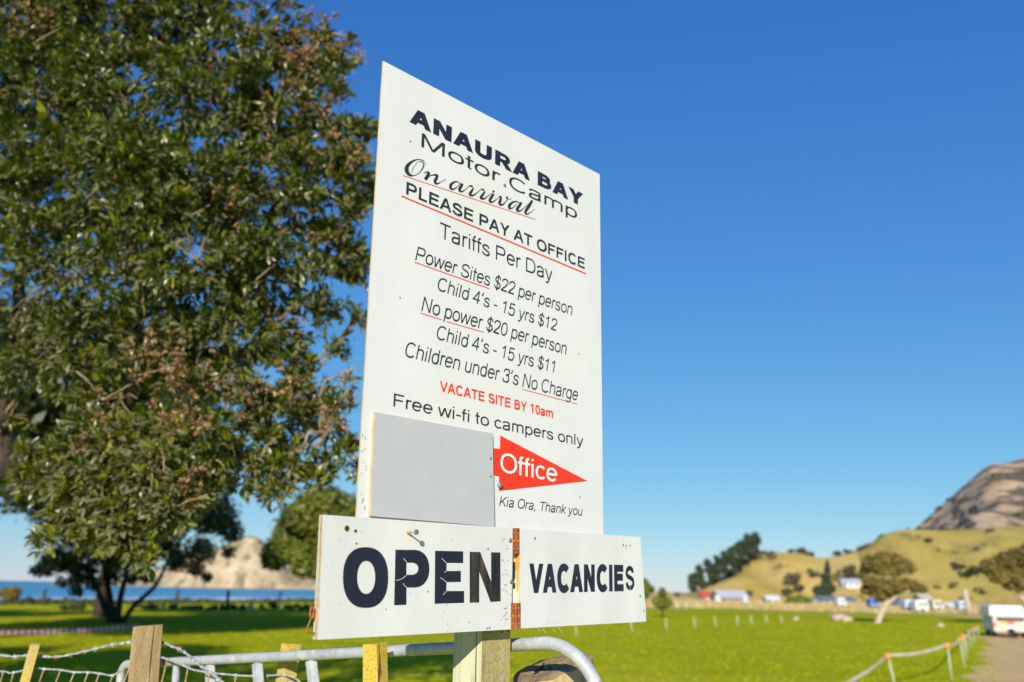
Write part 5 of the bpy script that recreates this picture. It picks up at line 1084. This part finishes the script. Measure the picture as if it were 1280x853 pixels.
def vpanel(name, x0, x1, z0, z1, mat, y=-.012, th=.03, par=van):
    mb = MB(); mb.prism([Wv(x0, y, z0), Wv(x1, y, z0), Wv(x1, y, z1), Wv(x0, y, z1)], Rv@Vector((0, th, 0))); return mb.build(name, mat, par)
td = vpanel('tailgate', -hx+.08, hx-.05, .52, hv*.645, M['vanb'], -.02); vpanel('rear_window', -hx+.2, hx-.15, hv*.52, hv*.63, M['glass'], -.035)
vpanel('light_bar', -hx+.45, -hx+.80, hv*.43, hv*.51, simple('amber_lamp', (.85, .42, .02), .4), -.045); vpanel('light_bar', -hx+.80, -hx+1.2, hv*.43, hv*.51, simple('red_lamp', (.75, .05, .02), .4), -.045)
vpanel('tail_light', -hx+.02, -hx+.12, .62, .95, M['red'], -.03); vpanel('tail_light', hx-.12, hx-.02, .62, .95, M['red'], -.03); vpanel('bumper', -hx, hx, .36, .5, M['vanb'], -.12, .1)
vpanel('number_plate', -hx+.8, -hx+1.25, .56, .68, M['letter_white'], -.05)
sp = MB(); sp.prism([Wv(-hx-.014, .1, hv*.42), Wv(-hx-.014, VL*.8, hv*.42), Wv(-hx-.014, VL*.8, hv*.62), Wv(-hx-.014, .1, hv*.62)], Rv@Vector((.012, 0, 0))); sp.build('side_panel', M['teal'], van)
for y_ in (.9, VL-.9):
    for x_ in (-hx+.02, hx-.22):
        wh = MB(); wh.tube([Wv(x_-.02, y_, .36), Wv(x_+.2, y_, .36)], .36, 20); wo = wh.build('wheel', M['dark'], van); hb = MB(); hb.tube([Wv(x_-.035, y_, .36), Wv(x_-.0, y_, .36)], .2, 16); hb.build('hubcap', M['steel'], wo)
bgp = ground_at(1266, 798); mb = MB(); s_ = sc; c = Vector((bgp.x, Yv-.55, gz(bgp.x, Yv-.55)))
for k, (zz, wx) in enumerate(((.0, .15), (.14, .22), (.3, .2), (.42, .12), (.48, .05))): pass
vs = []; n8 = 12
for k, (zz, wx, ox) in enumerate(((.0, .12, .08), (.1, .17, .05), (.25, .2, -.02), (.42, .23, -.08), (.55, .16, -.05), (.6, .05, -.04))):
    for j in range(n8): a = 2*math.pi*j/n8; vs.append(c+Vector((ox+wx*math.cos(a), wx*.8*math.sin(a), zz)))
fs = [(k*n8+j, k*n8+(j+1) % n8, (k+1)*n8+(j+1) % n8, (k+1)*n8+j) for k in range(5) for j in range(n8)]+[tuple(range(n8-1, -1, -1)), tuple(5*n8+j for j in range(n8))]
tag(mb.add(vs, fs).build('bag', M['dark'], None, True), 'small dark bag standing on the track behind the campervan', 'bag')

# ------------------------------------------------------------------ tread-in fence posts with orange tops and tape
M['fibre'] = simple('pale_green_fibreglass', (.52, .58, .42), .5, .08); M['orange'] = simple('orange_plastic', (.90, .30, .01), .45, .06); M['pinkcap'] = simple('faded_pink_plastic', (.72, .40, .27), .5, .06); M['yellow'] = simple('yellow_plastic', (.80, .52, .03), .5, .06)
def tread_post(xt, yt, xb, yb, label, cap='orange', group='tread-in posts along the gravel track', rpx=None, hook=True):
    g = ground_at(xb, yb); Y = g.y; top = at(xt, yt, Y); root = empty('electric_fence_post', g, label, 'fence post', group)
    d = (top-g); r = .022 if rpx is None else rpx*Y/F
    mb = MB(); mb.tube([g-d*.04, g+d*.86], r, 8); mb.build('shaft', M['fibre'], root, True)
    cp = MB(); cp.tube([g+d*.84, g+d*.9, g+d*.97, g+d*1.0], [r*1.3, r*1.9, r*2.4, r*1.6], 10); s1 = Vector((1, 0, 0))
    if hook: cp.tube([g+d*.985-s1*r*3.4, g+d*.965, g+d*.985+s1*r*3.0], [r*1.1, r*1.5, r*1.1], 8)
    cp.build('insulator_top', M[cap], root, True); return g+d*.965, Y
tp = [(1109.5, 817, 1121, 868, 'orange', 'nearest orange-topped post, its tape running off the bottom of the picture'), (1184, 804, 1190, 851, 'orange', 'second orange-topped post along the track'), (1199.5, 797, 1206, 835, 'orange', 'third orange-topped post along the track'), (1202.5, 792, 1208.5, 824, 'orange', 'fourth post, its orange top touching the third'), (1206, 794, 1210.5, 815, 'pinkcap', 'pink-topped post close behind the bunched orange ones'), (1211, 788, 1214.5, 810, 'pinkcap', 'pink-topped post standing alone past the bunch'), (1216.5, 785, 1219, 806, 'orange', 'small orange-topped post nearest the far end'), (1222, 783, 1223.5, 800, 'pinkcap', 'last pink-topped post before the campervan')]
tops = []
for xt, yt, xb, yb, c_, lab in tp: tops.append(tread_post(xt, yt, xb, yb, lab, c_))
m, t, b = new_mat('pink_white_tape', .7, .2); v = coords(t); sep = N(t, 'ShaderNodeSeparateXYZ'); t.links.new(v, sep.inputs[0]); n1 = noise_n(t, v, .9, 2); r_ = ramp(t, n1, [(.4, (.62, .42, .32)), (.55, (.66, .60, .44)), (.7, (.72, .60, .66))]); t.links.new(r_.outputs[0], b.inputs['Base Color']); M['tape'] = m
def tape(a, b_, sag, wd, name, lab, mat, parent=None):
    mb = MB(); n = 16; vs = []; fs = []
    for i in range(n+1):
        u = i/n; p = a.lerp(b_, u)-Vector((0, 0, 4*sag*u*(1-u))); tw = .25*math.sin(u*7); d = Vector((.3*math.sin(tw), .2*math.sin(u*5), math.cos(tw)))*wd/2
        vs += [p-d, p+d]
    fs = [(2*i, 2*i+1, 2*i+3, 2*i+2) for i in range(n)]
    o = mb.add(vs, fs).build(name, mat, parent); sm = o.modifiers.new('thick', 'SOLIDIFY'); sm.thickness = .004; return o
tw_ = empty('fence_tape', tops[0][0], 'sagging pink and white tape strung along the orange-topped posts', 'tape')
g_ = tops[0][0]; nx = at(1020, 868, tops[0][1]*.72)
for a, b_, sg in [(nx, tops[0][0], .12)]+[(tops[i][0], tops[i+1][0], .09) for i in range(len(tops)-1)]:
    tape(a, b_, sg, .08, 'tape_span', None, M['tape'], tw_)
for i, (x, yt, yb) in enumerate(((719.5, 783, 796), (788.7, 777, 791), (832, 773, 789.5), (867.5, 771.5, 787.5), (893, 770.5, 784.5), (921, 769.5, 783), (938.5, 769.5, 781.5), (957, 769, 779.5), (976, 770, 779))):
    labs = ['partly hidden by the board, first of the row', 'just past the board corner', 'below the small bushy tree', 'fourth of the row across the field', 'fifth of the row across the field', 'sixth of the row across the field', 'seventh of the row across the field', 'eighth of the row across the field', 'last of the row, nearest the bright bush']
    tread_post(x, yt, x+1.5, yb, 'white tread-in post with yellow top, '+labs[i], 'yellow', 'white posts across the field', .03*F/60/1.0, False)
for i, (x, yt, yb, lab) in enumerate(((846, 753, 761, 'short white post under the seaward skyline'), (857.5, 753, 761, 'short white post left of the pines'), (871.5, 752.5, 760.5, 'short white post beneath the first pine'), (886, 753, 760, 'short white post in front of the red shed'))):
    tread_post(x, yt, x+.5, yb, lab, 'fibre', 'far white posts in the tussock', .9, False)

DS = []
# ------------------------------------------------------------------ seaside: dark posts, scrub, barrier tape, grasses
M['darkpost'] = simple('dark_weathered_post', (.05, .05, .05), .9, .2)
for x, yt, yb, dx, lab in ((56.5, 737, 765, -4, 'dark leaning post by the sea at the far left'), (222.5, 737, 758, -2, 'dark post against the sea, middle of three'), (285.5, 738, 757, -1, 'dark post against the sea nearest the white stake')):
    D = 98; a = at(x+dx, yb, D); q = at(x, yt, D); mb = MB(); mb.tube([Vector((a.x, a.y, gz(a.x, a.y)-.3)), a.lerp(q, .5), q], [.19, .18, .16], 8); tag(mb.build('beach_post', M['darkpost'], None), lab, 'post', 'posts along the dune')
a = at(349, 757, 98); q = at(351.5, 739, 98); mb = MB(); mb.tube([Vector((a.x, a.y, gz(a.x, a.y)-.2)), a.lerp(q, .6), q+Vector((-.05, 0, -.35)), q], [.10, .10, .20, .15], 8); tag(mb.build('white_stake', M['wallw'], None, True), 'short white stake with a wider head on the dune', 'stake')
for x_, r_, lab in ((175, 6, 'left of the leaning branch'), (215, 7, 'around the middle sea post'), (240, 6, 'just right of the middle sea post'), (275, 7, 'by the sea post nearest the white stake'), (300, 6, 'just left of the small sandy rock'), (390, 7, 'half hidden by the OPEN board edge'), (130, 8, 'behind the dark multi-stemmed trunk'), (30, 6, 'left of the leaning sea post'), (62, 7, 'right of the leaning sea post')): DS.append((x_, r_, 'low dune bush darkened for shade, '+lab))
g = at(313.5, 757, 100); bm = bmesh.new(); bmesh.ops.create_cone(bm, cap_ends=True, segments=7, radius1=.55, radius2=.08, depth=1.0); me = bpy.data.meshes.new('rock'); bm.to_mesh(me); bm.free(); o = link('rock', me, simple('sandy_rock', (.55, .36, .2), .9)); o.location = (g.x, g.y, gz(g.x, g.y)+.4); tag(o, 'small pointed sandy rock on the dune edge', 'rock', 'rocks on the field')
def shrub(x, y, r_, D, lab, lm, n=1400, sx=1.0, sz=.02):
    b_ = at(x, y+r_, D); b_.z = gz(b_.x, b_.y); root = empty('dune_shrub', b_, lab, 'shrub', 'shrubs on the dune'); bl = [(*(at(x+random.uniform(-1, 1)*r_*sx, y+random.uniform(-.2, .4)*r_, D+random.uniform(-1, 1))), r_*D/F*random.uniform(.4, .6), .8) for _ in range(7)]
    leafcards('foliage', bl, n, D/F*1.4, lm, root, np.random.default_rng(int(x*3+y)), .2); sm = MB()
    for q in bl[:3]: sm.tube([b_, Vector(q[:3])], [.06, .02], 5)
    sm.build('stem', M['bark'], root)
shrub(8, 742, 13, 96, 'tan and olive dune shrub at the far left edge', M['olive'], 2200); shrub(88, 760, 10, 84, 'dark rounded shrub on the dune left of the dark tree', M['tree2'], 2200, 1.3); shrub(32, 750, 6, 96, 'reddish low shrub beside the leaning dark post', M['scrub'], 900, 1.6); shrub(330, 756, 6, 100, 'sunlit yellow-green shrub around the white stake', M['green'], 1500, 2.4); shrub(365, 758, 5, 100, 'yellow-green low shrub right of the white stake', M['green'], 900, 2); shrub(190, 758, 5, 92, 'dark low shrub behind the leaning branch', M['tree2'], 1200, 2.5); shrub(255, 759, 5, 92, 'dark low shrub between the two sea posts', M['tree2'], 1300, 3)
for x_, r_, lab in DS: shrub(x_, 759, r_*.8, 97, lab, M['tree2'], 1700, 2.6)  # dark tree leaf colour stands in for shade on these bushes
m, t, b = new_mat('purple_striped_tape', .6, .3); v = coords(t, (2.2, 0, 0)); wv = N(t, 'ShaderNodeTexWave', Scale=1.0, Distortion=0.0); t.links.new(v, wv.inputs[0]); r_ = ramp(t, wv.outputs[0], [(.55, (.42, .06, .22)), (.62, (.65, .55, .60))]); t.links.new(r_.outputs[0], b.inputs['Base Color'])
ga, gb_ = ground_at(-30, 800), ground_at(175, 790)
tp_ = tape(ga+Vector((0, 0, .32)), gb_+Vector((0, 0, .32)), .12, .15, 'barrier_tape', None, m); tag(tp_, 'low purple and white barrier tape in the shade of the lawn trees', 'tape')
rB = np.random.default_rng(15); n = 30000; yy = rB.uniform(70, 190, n); xx = (rB.uniform(-150, 470, n)-CX)/F*yy; sB = coast(xx, yy); ok = (sB > -13) & (sB < -1.5) & (yy < 190); xx, yy, sB = xx[ok], yy[ok], sB[ok]; n = len(xx)
hB = .42*np.array([.3+1.0*max(0, .5+noise.noise(Vector((float(a_)*.14, float(c_)*.14, 2.2)))) for a_, c_ in zip(xx, yy)])*np.sin(np.clip((sB+13)/11.5, 0, 1)*np.pi)**.6*.95
P = np.stack([xx, yy, ground_z(xx, yy)+hB*rB.random(n)], 1); a_ = unit(rB.normal(size=(n, 3)))*.20; b__ = unit(np.cross(a_, rB.normal(size=(n, 3))))*.14
tg = link('dune_scrub', mesh_np('dune_scrub', np.stack([P-a_, P-b__, P+a_, P+b__], 1).reshape(-1, 3), np.arange(n*4).reshape(-1, 4), np.repeat(rB.random(n)*.8, 4)), M['tree2']); tag(tg, 'low scrubby bank coloured dark for shade along the dune edge before the sea', 'scrub', kind='stuff')  # shade over the dune plants is put into the dark leaf colour
# tussocks: dune grass along the tan belt and dune edge, real blades
r9 = np.random.default_rng(9); n = 26000
yy = r9.uniform(150, 330, n); xx = (r9.uniform(760, 1260, n)-CX)/F*yy; ok = (coast(xx, yy) < 5); xx, yy = xx[ok], yy[ok]; n = len(xx); zz = ground_z(xx, yy); B = np.stack([xx, yy, zz], 1); a = r9.random(n)*6.28; hgt = r9.uniform(.15, .5, n); side = np.stack([np.cos(a), np.sin(a)*.3, 0*a], 1)*r9.uniform(.08, .25, n)[:, None]; tip = B+np.stack([r9.normal(size=n)*.15, r9.normal(size=n)*.15, hgt], 1)
V = np.stack([B-side, B+side, tip], 1).reshape(-1, 3); Fq = np.arange(n*3).reshape(-1, 3)
tg = link('dune_grass', mesh_np('dune_grass', V, Fq, np.repeat(r9.random(n), 3)), leaf_mat('dry_tussock', [(0, (.28, .20, .07)), (.5, (.42, .32, .12)), (1, (.60, .47, .22))], under=None, rough=.9, trans=.1)); tag(tg, 'dry tan tussock grass in a belt across the far field', 'grass', kind='stuff')
n = 30000; k = r9.random(n); dd_ = 17+80*k**1.4; aa = r9.uniform(-.62, .52, n); xx = aa*dd_; yy = dd_; zz = ground_z(xx, yy); B = np.stack([xx, yy, zz], 1); a = r9.random(n)*6.28; side = np.stack([np.cos(a), np.sin(a), 0*a], 1)*(.012+.0006*dd_)[:, None]; tip = B+np.stack([r9.normal(size=n)*.03, r9.normal(size=n)*.03, .03+.05*r9.random(n)], 1)
V = np.stack([B-side, B+side, tip], 1).reshape(-1, 3); Fq = np.arange(n*3).reshape(-1, 3)
tg = link('lawn_grass', mesh_np('lawn_grass', V, Fq, np.repeat(r9.random(n), 3)), leaf_mat('lawn_blade', [(0, (.25, .29, .004)), (.6, (.37, .39, .006)), (1, (.42, .43, .02))], under=None, spec=.05, rough=.9, trans=.2)); tag(tg, 'short green lawn grass blades with scattered dry ones', 'grass', kind='stuff')
